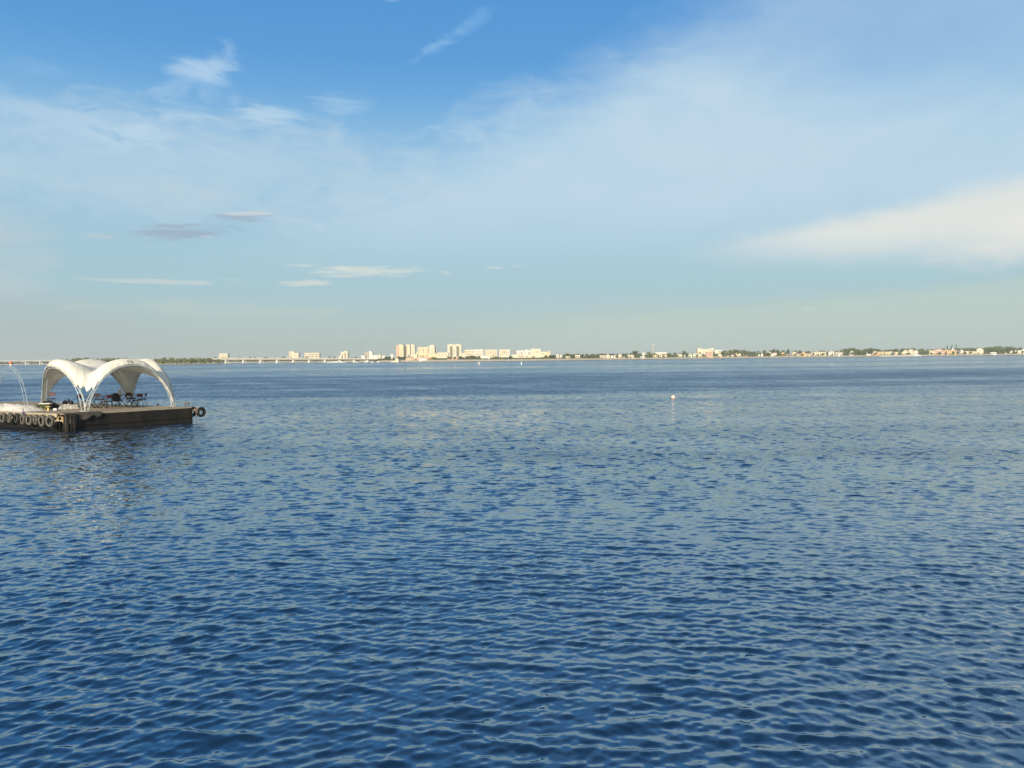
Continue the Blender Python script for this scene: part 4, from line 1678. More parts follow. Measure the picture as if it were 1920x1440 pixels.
HOUSES = [
    (1043, 1048, 665, 668.5, 'flat', 'white', 'pale', 'small white flat roofed house farthest left behind the olive shore bushes', 'small white house left of the olive shore', 120),
    (1049.5, 1054, 665, 668.5, 'front', 'white', 'pale', 'small white gabled house next right of the first white house', 'small white gabled house', 120),
    (1060, 1069, 668, 670.5, 'flat', 'pale', 'pale', 'long low pale house under the tall dark tree above the olive bushes', 'long low pale house above the olive bushes', 60),
    (1078.5, 1087.5, 665.6, 670, 'flat', 'pale', 'pink', 'cream villa standing above the yellowish shore bushes', 'cream villa above the yellowish bushes', 70),
    (1122, 1137, 663.2, 669, 'hip', 'pale', 'brown', 'wide house with a large red brown hipped roof and white wall', 'wide brown roofed house', 60),
    (1137, 1143, 664, 671, 'front', 'cream', 'pale', 'narrow cream house with a stepped gable at the end of the sandy beach', 'narrow cream house at the beach end', 16),
    (1142, 1153, 663.3, 668.5, 'gable', 'white', 'dark', 'long white house under a long dark brown roof', 'long dark roofed house', 50),
    (1152, 1157.5, 666, 671, 'flat', 'white', 'pale', 'small bright white block close to the beach under the long dark roof', 'small bright white beach block', 16),
    (1158.5, 1166, 663.8, 671, 'front', 'cream', 'pale', 'cream house with a steep stair like gable', 'cream steep gabled house', 20),
    (1164, 1172, 667.5, 671.2, 'hip', 'grey', 'grey', 'low house with a greyish pink roof close to the sand', 'low greyish pink roofed house', 12),
    (1176, 1188.5, 665.7, 671, 'flat', 'cream', 'pale', 'flat cream house with a dark opening below the large dark green tree', 'flat cream house with a dark opening', 16),
    (1202, 1211, 661.3, 666.5, 'stepped', 'white', 'pale', 'stepped white house between the dark round tree and the big olive tree', 'stepped white house between two large trees', 90),
    (1201, 1208, 668.3, 671, 'flat', 'white', 'pale', 'low white beach hut left of the big olive tree', 'low white beach hut', 10),
    (1224.5, 1233, 665.7, 670, 'flat', 'yellow', 'pale', 'bright yellow cream house below the thin white tower', 'bright yellow house below the tower', 22),
    (1239, 1250, 663, 667.6, 'hip', 'pale', 'pink', 'cream house with a wide pinkish roof right of the tower', 'wide pinkish roofed house', 50),
    (1270, 1279.5, 663.8, 668.2, 'front', 'cream', 'pale', 'broad cream gabled house left of the dark dome shaped tree', 'broad cream gabled house', 34),
    (1283, 1286, 664.6, 667, 'flat', 'white', 'pale', 'tiny white hut just right of the dark dome shaped tree', 'tiny white hut by the dome shaped tree', 30),
    (1290, 1297.5, 663.4, 668.6, 'stepped', 'mint', 'pale', 'pale green stepped house with a green front garden', 'pale green stepped house', 16),
    (1299, 1306, 663, 668, 'flat', 'mint', 'pale', 'tall pale mint house beside the long cream house', 'tall mint house', 30),
    (1306.5, 1318, 663, 667.6, 'flat', 'pale', 'pale', 'long flat cream house under the trees before the hotel', 'long flat cream house before the hotel', 34),
    (1322, 1337, 664.2, 669, 'flat', 'pink', 'brown', 'pinkish flat roofed house with a dark brown band on the beach below the hotel', 'pinkish beach house below the hotel', 12),
    (1324, 1335, 659.4, 663.4, 'flat', 'pink', 'pale', 'pinkish flat terrace house directly under the hotel', 'pinkish terrace house under the hotel', 110),
    (1341, 1351, 660, 663.4, 'flat', 'pale', 'pale', 'pale house below the long bluish white roof', 'pale house below the long white roof', 80),
    (1346.5, 1353, 663, 668.3, 'front', 'cream', 'brown', 'steep cream gable with a brown roof on the beach', 'steep brown gabled house', 14),
    (1358, 1367, 661, 665.2, 'hip', 'cream', 'pale', 'cream villa with a pale hipped roof above the row of brown roofs', 'cream villa above the brown roofs', 60),
    (1370, 1376.5, 662.6, 668, 'gable', 'cream', 'brown', 'cream house with brown roof leftmost in the crowded row', 'leftmost house of the crowded row', 16),
    (1377, 1383, 661.6, 668, 'front', 'yellow', 'brown', 'yellow cream gable in the crowded row of brown roofs', 'yellow gable of the crowded row', 20),
    (1383.5, 1389.5, 662.4, 668, 'front', 'pale', 'brown', 'pale gable rightmost in the crowded row of brown roofs', 'rightmost gable of the crowded row', 18),
    (1390, 1400.5, 660.2, 665.6, 'gable', 'pink', 'dark', 'pinkish white house with a dark roof above the crowded row', 'pinkish white dark roofed house', 70),
    (1411.5, 1414.5, 659.4, 661.5, 'flat', 'white', 'pale', 'tiny white house high among the trees before the dip in the skyline', 'tiny white house high in the trees', 140),
    (1417, 1423.5, 661.2, 663.4, 'flat', 'mint', 'pale', 'small pale house high in the trees right of the skyline dip', 'small pale house high in the trees', 110),
    (1422, 1425, 663.4, 666.8, 'front', 'mint', 'pale', 'narrow pale green gable among dense shore trees', 'narrow pale green gable', 30),
    (1427, 1430.5, 662.2, 665.8, 'front', 'white', 'pale', 'narrow white gable among dense shore trees', 'narrow white gable', 36),
    (1437, 1445.5, 660, 664.6, 'flat', 'mint', 'pale', 'pale greenish villa above the dense shore trees', 'pale greenish villa', 60),
    (1445.5, 1449.5, 662.4, 666.2, 'front', 'cream', 'brown', 'small cream gable beside the greenish villa', 'small cream gable by the greenish villa', 30),
    (1449.5, 1456, 658.8, 662.8, 'hip', 'white', 'brown', 'white house with a brown hipped roof below two pointed trees', 'white house below two pointed trees', 90),
    (1464, 1472, 660, 664, 'front', 'peach', 'red', 'orange brown gabled house half hidden by yellow bushes', 'orange brown gabled house', 60),
    (1473, 1484, 663.8, 666.6, 'flat', 'grey', 'grey', 'long low dark grey shed near the sand', 'long low grey shed', 16),
    (1486, 1493.5, 659.8, 664.4, 'flat', 'cream', 'brown', 'cream house with a brown flat roof right of the grey shed', 'cream house by the grey shed', 40),
    (1494, 1500.5, 660.3, 665, 'gable', 'pale', 'dark', 'pale house with dark openings left of the orange gable', 'pale house with dark openings', 34),
    (1501, 1511, 660, 667, 'front', 'peach', 'red', 'orange pink gabled house with a red roof on the sand', 'orange pink gabled house', 14),
    (1511, 1519, 660, 666, 'gable', 'yellow', 'brown', 'yellow cream house with a long brown roof', 'yellow house with a long brown roof', 20),
    (1521, 1523.2, 659.8, 663.6, 'front', 'white', 'pale', 'narrow white turret house among dark trees', 'narrow white turret house', 40),
    (1525, 1548, 659.8, 664, 'flat', 'pale', 'pale', 'long pale terraced house with many openings', 'long pale terraced house', 44),
    (1536, 1548.5, 664.4, 667, 'flat', 'yellow', 'pale', 'low yellow house in front of the long terraced house', 'low yellow house before the terrace', 14),
    (1554, 1564, 658, 665.6, 'hip', 'white', 'pale', 'tall white villa with a rounded pale roof', 'tall white villa with a pale roof', 26),
    (1567, 1579, 660, 664.6, 'gable', 'white', 'pale', 'white house with a pale ridge roof left of the tall wood', 'white ridge roofed house', 30),
    (1571, 1575, 664.4, 667, 'front', 'white', 'pale', 'small white gabled boathouse on the sand left of the tall wood', 'small white gabled boathouse', 8),
    (1593, 1601, 658.2, 663, 'stepped', 'mint', 'pale', 'pale mint villa halfway up in dense trees', 'pale mint villa in dense trees', 60),
    (1593, 1600, 664.4, 667, 'gable', 'white', 'pale', 'white double boathouse on the sand below the mint villa', 'white double boathouse', 8),
    (1614, 1617.2, 662.8, 665.2, 'front', 'white', 'pale', 'tiny white gable alone at the foot of dense trees', 'tiny lone white gable', 16),
    (1625, 1628.5, 662.6, 665.4, 'front', 'white', 'pale', 'left one of two small white gables near the sand', 'left small white gable', 14),
    (1629, 1633, 662.6, 665.4, 'front', 'white', 'red', 'right one of two small white gables near the sand', 'right small white gable', 14),
    (1636, 1644, 658.8, 662.6, 'flat', 'pale', 'pale', 'pale flat house directly behind the low salmon house', 'pale flat house behind the salmon house', 60),
    (1635, 1645, 662.6, 666, 'flat', 'salmon', 'red', 'low salmon coloured house at the end of the wooden jetty', 'low salmon house', 14),
    (1645, 1650.5, 659.6, 665.4, 'flat', 'peach', 'pale', 'square peach tower house beside the salmon house', 'square peach tower house', 16),
    (1652, 1666, 659.8, 665, 'flat', 'yellow', 'pale', 'wide yellow cream house behind the white jetty', 'wide yellow house behind the jetty', 26),
    (1660, 1672, 655.8, 660.4, 'hip', 'pale', 'dark', 'pale house with a flat dark hipped roof above the yellow house', 'dark hipped house above the yellow house', 90),
    (1678, 1685.5, 660.4, 664.2, 'flat', 'yellow', 'pale', 'small yellow beige house among shore trees', 'small yellow beige house', 24),
    (1691.5, 1703, 657, 664.6, 'stepped', 'cream', 'pale', 'left stepped wing of the big cream villa group', 'left wing of the big cream villas', 24),
    (1702, 1713, 655.7, 664.6, 'stepped', 'cream', 'pale', 'tallest middle villa of the big cream villa group', 'tallest villa of the big cream group', 26),
    (1713, 1721.5, 656.4, 662.6, 'front', 'pale', 'pale', 'right gabled villa of the big cream villa group', 'right gable of the big cream group', 34),
    (1742, 1752, 657.4, 663.3, 'flat', 'yellow', 'pale', 'yellow cream garage house with a green doorway', 'yellow house with a green doorway', 16),
    (1752, 1769, 654.3, 663.3, 'front', 'pink', 'pink', 'large pink house with a broad gable', 'large pink gabled house', 18),
    (1769, 1792, 656.6, 663, 'flat', 'peach', 'pale', 'long peach house with bays under the dark slender trees', 'long peach house', 18),
    (1792, 1801, 657, 663, 'gable', 'grey', 'grey', 'dark grey house right of the long peach house', 'dark grey house', 22),
    (1800, 1806.5, 655.2, 662, 'front', 'white', 'grey', 'white pointed gable beside the dark grey house', 'white pointed gable', 26),
    (1810, 1822, 658.6, 663.4, 'flat', 'cream', 'pale', 'long low cream house left of the big dark gable', 'long low cream house', 18),
    (1823.5, 1831, 655.6, 662, 'gable', 'pale', 'dark', 'left wing of the big dark roofed house', 'left wing of the dark roofed house', 20),
    (1830, 1843, 652.2, 662, 'front', 'cream', 'dark', 'big cream house with a steep dark brown gable roof', 'big steep dark gabled house', 24),
    (1845, 1850, 657.2, 660.6, 'flat', 'white', 'pale', 'small white house right of the big dark gable', 'small white house by the dark gable', 50),
    (1858, 1868, 660.6, 662.8, 'flat', 'white', 'pale', 'row of low white beach cabins under dense trees', 'low white beach cabins', 10),
    (1883, 1891, 657.8, 661, 'flat', 'cream', 'pale', 'cream flat house half hidden in trees near the right edge', 'half hidden cream house', 40),
    (1894, 1901.5, 657.6, 662, 'front', 'pale', 'pale', 'leftmost of the four pale gables at the right edge', 'leftmost pale gable at the right edge', 18),
    (1901.5, 1908, 656.8, 662, 'front', 'white', 'pale', 'second of the four pale gables at the right edge', 'second pale gable at the right edge', 20),
    (1908, 1914.5, 656.4, 662, 'front', 'cream', 'pale', 'third of the four pale gables at the right edge', 'third pale gable at the right edge', 18),
    (1914, 1926, 654.8, 661.6, 'front', 'white', 'pale', 'tallest of the four pale gables cut by the right picture edge', 'tallest pale gable at the right edge', 22),
]
for h in HOUSES:
    house(*h[:10], win=(h[1] - h[0]) > 4.2)


def block(px0, px1, yt, yb, Y, wall, label, short, strips=(), top=(), name='apartment_block', cat='apartment block', depth=16.0, rows=0, steps=(), par=True, strip_m='loggia'):
    """a multi-storey block; strips = (x0, x1, y0, y1[, material]) fractions of the front; top = rooftop boxes (x0, x1, metres)"""
    pxc = (px0 + px1) / 2
    X0, X1 = xat(px0, Y), xat(px1, Y)
    w = X1 - X0
    z1, z0 = zat(pxc, yt, Y), min(zat(pxc, yb, Y), groundZ(pxc, Y)) - 1.0
    h = z1 - z0
    t = thing(name, label, cat, ((X0 + X1) / 2, Y, z0), 0)
    mb = MB()
    mb.box((0, depth / 2, h / 2), (w, depth, h))
    mb.build('wall', WALLS[wall], t)
    if par:
        mb = MB()
        mb.box((0, depth / 2, h + 0.45), (w + 0.5, depth + 0.5, 0.9))
        mb.build('parapet', WALLS[wall], t)
    for (a, b, m_) in top:
        mb = MB()
        mb.box((-w / 2 + (a + b) / 2 * w, depth * 0.5, h + 0.9 + m_ / 2), ((b - a) * w, depth * 0.6, m_))
        mb.build('roof_house', WALLS[wall], t)
    for (a, b, hh, dd) in steps:
        mb = MB()
        mb.box((-w / 2 + (a + b) / 2 * w, depth * 0.5 - 1.5, hh * h / 2), ((b - a) * w, depth, hh * h))
        mb.build('side_wing', WALLS[wall], t)
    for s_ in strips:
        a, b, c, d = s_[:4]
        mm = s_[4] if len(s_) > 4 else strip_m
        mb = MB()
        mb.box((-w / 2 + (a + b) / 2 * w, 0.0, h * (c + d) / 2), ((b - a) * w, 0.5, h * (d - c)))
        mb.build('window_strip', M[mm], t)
    if rows:
        for k in range(rows):
            mb = MB()
            mb.box((0, -0.02, h * (0.12 + 0.82 * (k + 0.5) / rows)), (w * 0.94, 0.28, h * 0.82 / rows * 0.30))
            mb.build('window_row', M['slit'], t)
    LAND.append((pxc, short))
    return t


V = lambda *xs: tuple((x - 0.012, x + 0.012, 0.1, 0.93) for x in xs)
block(411, 427, 663.2, 675, 2300, 'cream', 'cream tower block standing alone behind the left end of the bridge', 'lone cream block by the bridge', [(.20, .25, .2, .95), (.45, .50, .2, .95), (.70, .75, .2, .95)])
block(541.5, 552, 659.6, 670, 2350, 'pale', 'taller pale block with a reddish middle band above the bridge', 'reddish banded block', [(.05, .14, .1, .96, 'slit'), (.36, .44, .1, .95, 'slit'), (.55, .92, .1, .93, 'brickband')] if 'brickband' in M else [(.05, .14, .1, .96, 'slit'), (.36, .44, .1, .95, 'slit')])
block(552.4, 559.8, 662.0, 670, 2340, 'pale', 'lower pale block joined to the right of the reddish banded block', 'lower pale block', [(.35, .42, .3, .8)])
block(571, 599, 662.2, 670, 2300, 'cream', 'long low cream block above the middle of the bridge', 'long cream block above the bridge', [(.30, .33, .4, .7), (.50, .53, .4, .85), (.80, .83, .4, .75)], rows=3)
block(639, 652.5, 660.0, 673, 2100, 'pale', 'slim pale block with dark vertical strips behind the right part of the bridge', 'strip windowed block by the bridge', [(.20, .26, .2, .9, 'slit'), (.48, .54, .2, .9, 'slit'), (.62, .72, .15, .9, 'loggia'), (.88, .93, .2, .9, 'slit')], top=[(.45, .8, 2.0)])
block(635.5, 640.5, 667.4, 673.5, 2050, 'cream', 'low cream wing at the foot of the slim strip windowed block', 'low cream wing by the bridge')
block(684.5, 690.8, 660.0, 671, 2000, 'beige', 'beige tower standing left of the white rounded tower', 'beige tower')
block(691.6, 698.6, 660.4, 671, 2000, 'white', 'white tower with a sloping top beside the beige tower', 'white sloping topped tower', top=[(.0, .55, 1.6)])
block(677, 684.5, 667.4, 672, 1700, 'white', 'low white house group left of the beige tower', 'low white houses by the beige tower', name='house_group', cat='houses')
block(699, 708, 666.6, 671.5, 1750, 'white', 'low white block right of the sloping topped tower', 'low white block by the white tower', name='low_block', cat='block')
block(709, 714, 666.4, 671, 1700, 'pale', 'low pale block with a small rooftop box near the shore trees', 'low pale block', name='low_block', cat='block', top=[(.1, .5, 1.4)])
block(716, 723, 667.8, 671, 1700, 'white', 'lowest white block left of the round dark tree clump', 'lowest white block', name='low_block', cat='block')
block(732, 737, 666, 672, 1600, 'white', 'white block standing behind the slanted mast', 'white block behind the mast', name='low_block', cat='block', top=[(.2, .5, 2.2)])
# first tall cluster
block(743, 748.4, 647.6, 672, 2250, 'pink', 'pinkish left end slab of the tall cream towers', 'left end of the tall towers', depth=20)
block(748.6, 756.8, 646.8, 672, 2240, 'yellow', 'widest of the tall cream towers right of the slanted mast', 'widest tall tower', [(.40, .44, .1, .45, 'slit'), (.68, .72, .1, .8, 'slit')], top=[(.0, .4, 1.5)], depth=20)
block(757.9, 761.0, 648.2, 672, 2255, 'yellow', 'narrowest tower slab in the tall group', 'narrowest tower slab', depth=18)
block(762.3, 768.9, 646.8, 672, 2245, 'cream', 'tall cream tower third from the left with two roof boxes', 'third tall tower', [(.18, .24, .2, .95, 'slit')], top=[(.1, .35, 1.6), (.5, .8, 1.6)], depth=18)
block(770.4, 778, 646.8, 668, 2250, 'pale', 'pale tower at the right end of the tall group', 'right end tall tower', [(.45, .52, .1, .9, 'slit')], top=[(.1, .5, 1.8)], depth=18)
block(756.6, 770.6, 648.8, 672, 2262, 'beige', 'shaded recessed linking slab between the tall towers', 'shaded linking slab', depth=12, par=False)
block(770, 782, 664.5, 673, 1800, 'cream', 'low cream block at the foot of the right end tower', 'low cream block at the towers', name='low_block', cat='block')
# second cluster
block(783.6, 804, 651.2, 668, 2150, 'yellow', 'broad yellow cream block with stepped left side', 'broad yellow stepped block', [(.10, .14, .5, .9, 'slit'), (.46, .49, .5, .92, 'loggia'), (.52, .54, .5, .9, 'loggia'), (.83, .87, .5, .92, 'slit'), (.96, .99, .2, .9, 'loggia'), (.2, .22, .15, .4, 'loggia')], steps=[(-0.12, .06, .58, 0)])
block(804.6, 815, 648.6, 667, 2140, 'pale', 'pale tower right of the broad yellow block with a peaked top', 'pale peaked tower', [(.55, .6, .3, .8, 'slit')], top=[(.15, .95, 2.0)])
block(814.6, 818.6, 650.4, 665, 2150, 'white', 'slim white slab at the right side of the peaked tower', 'slim white slab', [(.35, .6, .1, .9, 'slit')])
block(781, 822, 663.5, 673, 1900, 'yellow', 'long yellow podium under the second group of towers', 'long yellow podium', name='podium', cat='building', strips=[(.05, .35, .55, .68, 'loggia'), (.40, .55, .6, .7, 'loggia')])
block(821.5, 840.5, 661.5, 673, 1850, 'cream', 'low cream block with pinkish roof and dark openings left of the striped tower', 'low cream block by the striped tower', name='low_block', cat='block', strips=[(.12, .17, .5, .75), (.28, .32, .55, .8), (.44, .48, .55, .8), (.68, .73, .5, .75), (.86, .9, .6, .8)])
block(839.2, 865.4, 646.6, 671, 2200, 'pale', 'tall pale tower with two broad dark vertical stripes', 'striped tower', [(.18, .36, .12, .9), (.64, .83, .12, .9), (.885, .92, .5, .62), (.09, .12, .25, .4), (.42, .5, .5, .62, 'slit'), (.40, .45, .25, .4, 'slit')], top=[(.12, .36, 1.8), (.62, .84, 1.8)], depth=22)
block(865.5, 871.5, 662.5, 672, 1950, 'cream', 'small cream block between the striped tower and the long blocks', 'small cream block', name='low_block', cat='block')
block(871.3, 888.5, 656.6, 669, 1900, 'cream', 'left half of the long cream block right of the striped tower', 'left long cream block', [(.15, .18, .5, .9, 'slit'), (.4, .43, .5, .9, 'slit')], rows=4)
block(888.8, 906.3, 656.0, 669, 1895, 'white', 'whiter right half of the long cream block', 'whiter long block', [(.40, .43, .3, .6), (.75, .78, .3, .6, 'slit')], rows=4)
block(909, 932, 656.4, 669, 1880, 'cream', 'long cream block in the middle of the three long blocks', 'middle long block', [(.1, .13, .3, .8, 'slit'), (.8, .83, .3, .6, 'slit')], rows=5)
block(936, 951.5, 656.0, 670, 1860, 'cream', 'cream block with narrow vertical strips at the right of the long blocks', 'vertically striped cream block', [(.15, .2, .2, .93, 'slit'), (.38, .43, .2, .93, 'slit'), (.57, .66, .45, .9, 'loggia'), (.85, .9, .2, .93, 'slit')], rows=0)
block(951.8, 955.6, 655.9, 668, 1858, 'white', 'narrow white end slab of the vertically striped block', 'narrow white end slab', [(.4, .6, .2, .9, 'slit')])
block(903, 918, 668.6, 674, 1120, 'white', 'low white arched pavilion close to the water in front of the long blocks', 'low white pavilion', name='pavilion', cat='pavilion', strips=[(.10, .82, .15, .55, 'loggia')], depth=9)
block(961.5, 968.6, 657.6, 666.5, 1750, 'grey', 'dark grey block with white side walls left of the white gabled blocks', 'dark grey block', [(0, .10, .0, 1.0, 'whiteband'), (.90, 1, .0, 1.0, 'whiteband')] if 'whiteband' in M else [], name='low_block', cat='block')
block(969, 984.5, 658.2, 670, 1700, 'white', 'white block with three bays of dark windows', 'white block with three bays', [(.24, .32, .45, .8), (.50, .56, .45, .85), (.60, .68, .45, .85), (.92, .97, .3, .9, 'slit')], top=[(.02, .1, 1.2), (.5, .62, 1.4)])
block(985, 996, 657.0, 670, 1690, 'white', 'white block with a rounded attic beside the three bay block', 'white block with an attic', [(.42, .47, .3, .7, 'slit'), (.58, .70, .4, .8), (.74, .84, .4, .75)], top=[(.0, .2, 1.3)])
block(996.5, 1013.8, 654.8, 669, 1680, 'cream', 'largest cream block at the right end of the town', 'largest right end block', [(.05, .1, .2, .6, 'slit'), (.47, .54, .60, .78, 'slit'), (.60, .66, .55, .72, 'loggia'), (.78, .82, .45, .9, 'slit')], top=[(.0, .25, .9)])
block(1013.5, 1025, 660.2, 670, 1670, 'cream', 'low cream wing right of the largest block', 'low cream wing', name='low_block', cat='block', strips=[(.05, .2, .62, .74), (.45, .62, .55, .8)])
block(1024.5, 1032, 659.8, 669, 1660, 'yellow', 'yellowish block with fin walls at the far right of the town', 'yellowish finned block', name='low_block', cat='block', top=[(.60, .72, 1.6), (.8, .9, 2.4)], strips=[(.5, .56, .3, .95, 'slit')])
block(959, 1014, 665.8, 674, 1400, 'cream', 'long low cream terrace below the white bay blocks', 'long low cream terrace', name='terrace', cat='building', strips=[(.23, .43, .70, .84, 'loggia'), (.50, .56, .62, .8, 'loggia'), (.70, .80, .5, .75, 'loggia')], depth=12)
block(1308, 1339, 655.2, 661.5, 1650, 'pale', 'wide pale hotel with raised ends above the right bank', 'wide hotel', [(.33, .36, .4, .8, 'slit'), (.78, .82, .3, .9, 'slit'), (.12, .15, .3, .8, 'slit')], top=[(.02, .22, 1.6), (.80, .99, 1.7)], name='hotel', cat='hotel')
block(1340, 1353, 656.8, 659.2, 1600, 'white', 'long flat bluish white hall right of the hotel', 'long white hall', name='hall', cat='hall', strips=[(0.0, 1.0, .0, .55, 'loggia')])
block(1226.5, 1250.5, 661.6, 664, 1500, 'white', 'long low white building behind the trees right of the tower', 'long low white building', name='low_block', cat='block')
block(761, 788, 671.8, 675.5, 1110, 'pink', 'long low pinkish white building on the quay below the tall towers', 'long low pinkish quay building', name='quay_building', cat='building', depth=10, strips=[(.42, .56, .1, .6, 'loggia'), (.62, .76, .2, .8, 'loggia')])
block(791, 811, 670.8, 674.6, 1110, 'salmon', 'low reddish roofed quay building with dark openings', 'reddish quay building', name='quay_building', cat='building', depth=10, strips=[(.12, .22, .2, .7, 'loggia'), (.4, .5, .2, .7, 'loggia'), (.62, .9, .3, .7, 'loggia')])
block(839, 858, 671.2, 674.4, 1090, 'pink', 'low pale pink hall on the beach below the striped tower', 'low pink beach hall', name='beach_hall', cat='building', depth=10)
block(786, 800, 673.4, 676.6, 1070, 'white', 'low white boathouse row at the water below the reddish quay building', 'low white boathouse row', name='boathouse', cat='boathouse', depth=8)

# slender tower
Y = 1480
q = at(1224.8, 663, Y)
tw = thing('lattice_tower', 'thin pale tower with a white head rising above the trees', 'tower', (q.x, Y, groundZ(1224.8, Y)))
zt = zat(1224.8, 644.8, Y) - groundZ(1224.8, Y)
mb = MB()
mb.tube([(0, 0, 0), (0, 0, zt * 0.88)], [1.35, 0.8], 10)
mb.build('shaft', WALLS['beige'], tw, smooth=True)
mb = MB()
mb.lathe([(0.0, zt), (0.3, zt), (0.9, zt * 0.97), (1.0, zt * 0.88), (0.0, zt * 0.88)], 12)
mb.build('head', WALLS['white'], tw, smooth=True)
LAND.append((1224.8, 'thin white tower'))

# slanted mast on a yellow block
Y = 1120
t = thing('slanted_mast', 'slanted pale yellow mast leaning left on a yellow block at the quay', 'monument', (xat(743, Y), Y, groundZ(743, Y)))
gz = groundZ(743, Y)
a_ = Vector((xat(744.0, Y) - t.location.x, 0, 0.6))
b_ = Vector((xat(736.2, Y) - t.location.x, 0, zat(736.2, 662.4, Y) - gz))
mb = MB()
mb.tube([a_, b_], [0.62, 0.22], 8)
mb.build('mast', WALLS['yellow'], t, smooth=True)
mb = MB()
x0, x1 = xat(741, Y) - t.location.x, xat(748.5, Y) - t.location.x
zt = zat(744, 672.4, Y) - gz
mb.add([(x0, -2, -1), (x1, -2, -1), (x1, 3, -1), (x0, 3, -1), (x0 + .8, -1.4, zt), (x1 - 1.4, -1.4, zt), (x1 - 1.4, 2.4, zt), (x0 + .8, 2.4, zt)],
       [(3, 2, 1, 0), (4, 5, 6, 7), (0, 1, 5, 4), (1, 2, 6, 5), (2, 3, 7, 6), (3, 0, 4, 7)])
mb.build('block', WALLS['yellow'], t)
mb = MB()
x2 = xat(732.5, Y) - t.location.x
mb.add([(x2, -1.2, 0.4), (x0 + .3, -1.2, 0.4), (x0 + .3, 1.6, 0.4), (x2, 1.6, 0.4), (x2, -1.2, 1.5), (x0 + .3, -1.2, 2.3), (x0 + .3, 1.6, 2.3), (x2, 1.6, 1.5)],
       [(3, 2, 1, 0), (4, 5, 6, 7), (0, 1, 5, 4), (1, 2, 6, 5), (2, 3, 7, 6), (3, 0, 4, 7)])
mb.build('ramp', WALLS['yellow'], t)
LAND.append((740, 'slanted mast'))

# little cupola on the long peach house
Y = shoreY(1786) + 26
q = at(1786, 657, Y)
t = thing('cupola', 'small white pointed cupola above the long peach house', 'cupola', (q.x, Y, groundZ(1786, Y)))
z_a, z_b, z_c = [zat(1786, y, Y) - t.location.z for y in (658.5, 655.6, 652.2)]
mb = MB()
mb.box((0, 0, z_b / 2), (2.6, 2.6, z_b))
mb.build('drum', WALLS['white'], t)
mb = MB()
mb.lathe([(2.0, z_b), (1.1, z_b + (z_c - z_b) * 0.45), (0.25, z_c), (0.0, z_c + 0.3)], 8)
mb.build('spire', WALLS['white'], t)

# ------------------------------------------------------------------ bridge
def brX(Y):
    return -213.0 - 1.38 * (Y - 1230.0)


def brY(px):
    tt = (px - 960.0) / F
    return (-213.0 + 1.38 * 1230.0) / (tt + 1.38)


bpx = [-60, 20, 120, 240, 350, 427, 520, 640, 712]
btop = [677.1, 676.7, 675.5, 674.0, 672.8, 671.9, 671.6, 672.0, 672.8]
bbot = [678.7, 678.3, 677.6, 676.8, 675.8, 675.0, 674.8, 674.8, 675.0]
CONC = mat('pale_concrete', (0.50, 0.46, 0.38), 0.85, 0.12, 0.05, 0.2)
CONCW = mat('white_concrete', (0.70, 0.66, 0.56), 0.85, 0.1, 0.05, 0.2)
br0 = brY(520)
bridge = thing('road_bridge', 'long low pale concrete road bridge on piers across the far water', 'bridge', (brX(br0), br0, 0))
boff = Vector((brX(br0), br0, 0))
dirb = Vector((-1.38, 1.0, 0)).normalized()
nb_ = Vector((dirb.y, -dirb.x, 0))
zfun_t = lambda px: zat(px, float(np.interp(px, bpx, btop)), brY(px))
zfun_b = lambda px: zat(px, float(np.interp(px, bpx, bbot)), brY(px))
mb = MB()
vs = []
pp = list(np.linspace(-60, 713, 60))
for px in pp:
    Y = brY(px)
    c = Vector((brX(Y), Y, 0))
    zt, zb = zfun_t(px) - 0.5, zfun_b(px)
    for s, z in ((-6, zt), (6, zt), (4.5, zb), (-4.5, zb)):
        q = c + nb_ * s
        vs.append((q.x, q.y, z))
fs = []
for i in range(len(pp) - 1):
    for k in range(4):
        fs.append((i * 4 + k, (i + 1) * 4 + k, (i + 1) * 4 + (k + 1) % 4, i * 4 + (k + 1) % 4))
mb.add(vs, fs)
part(mb, 'deck', CONC, bridge, boff)
for s in (-5.9, 5.9):
    mb = MB()
    pts = []
    for px in pp:
        Y = brY(px)
        c = Vector((brX(Y), Y, zfun_t(px) + 0.15)) + nb_ * s
        pts.append(c)
    mb.tube(pts, 0.45, 4)
    part(mb, 'railing', CONCW, bridge, boff)
pier_px = [52, 427, 460, 492, 523, 553.7, 583.5, 613, 640.6, 668, 693]
k = 427.0
Yk = brY(427)
while Yk < 1960:
    Yk += 33
    tt = brX(Yk) / Yk
    pxk = tt * F + 960
    if 70 < pxk < 420:
        pier_px.append(pxk)
for px in pier_px:
    Y = brY(px)
    c = Vector((brX(Y), Y, 0))
    zb = zfun_b(px)
    mb = MB()
    sgn = math.atan2(nb_.y, nb_.x)
    mb.box((c.x, c.y, zb / 2 - 1.0), (9.0, 3.0, zb + 2.0), sgn)
    mb.box((c.x, c.y, 0.35), (11.0, 4.6, 1.6), sgn)
    part(mb, 'pier', CONCW, bridge, boff)
for px in np.linspace(20, 705, 28):
    Y = brY(px)
    c = Vector((brX(Y), Y, 0)) + nb_ * 5.4
    zt = zfun_t(px)
    mb = MB()
    mb.tube([(c.x, c.y, zt - 0.2), (c.x, c.y, zt + 5.0), (c.x + 1.0, c.y, zt + 5.4)], 0.12, 5)
    part(mb, 'lamp_post', M['tube'], bridge, boff)
LAND.append((300, 'road bridge'))

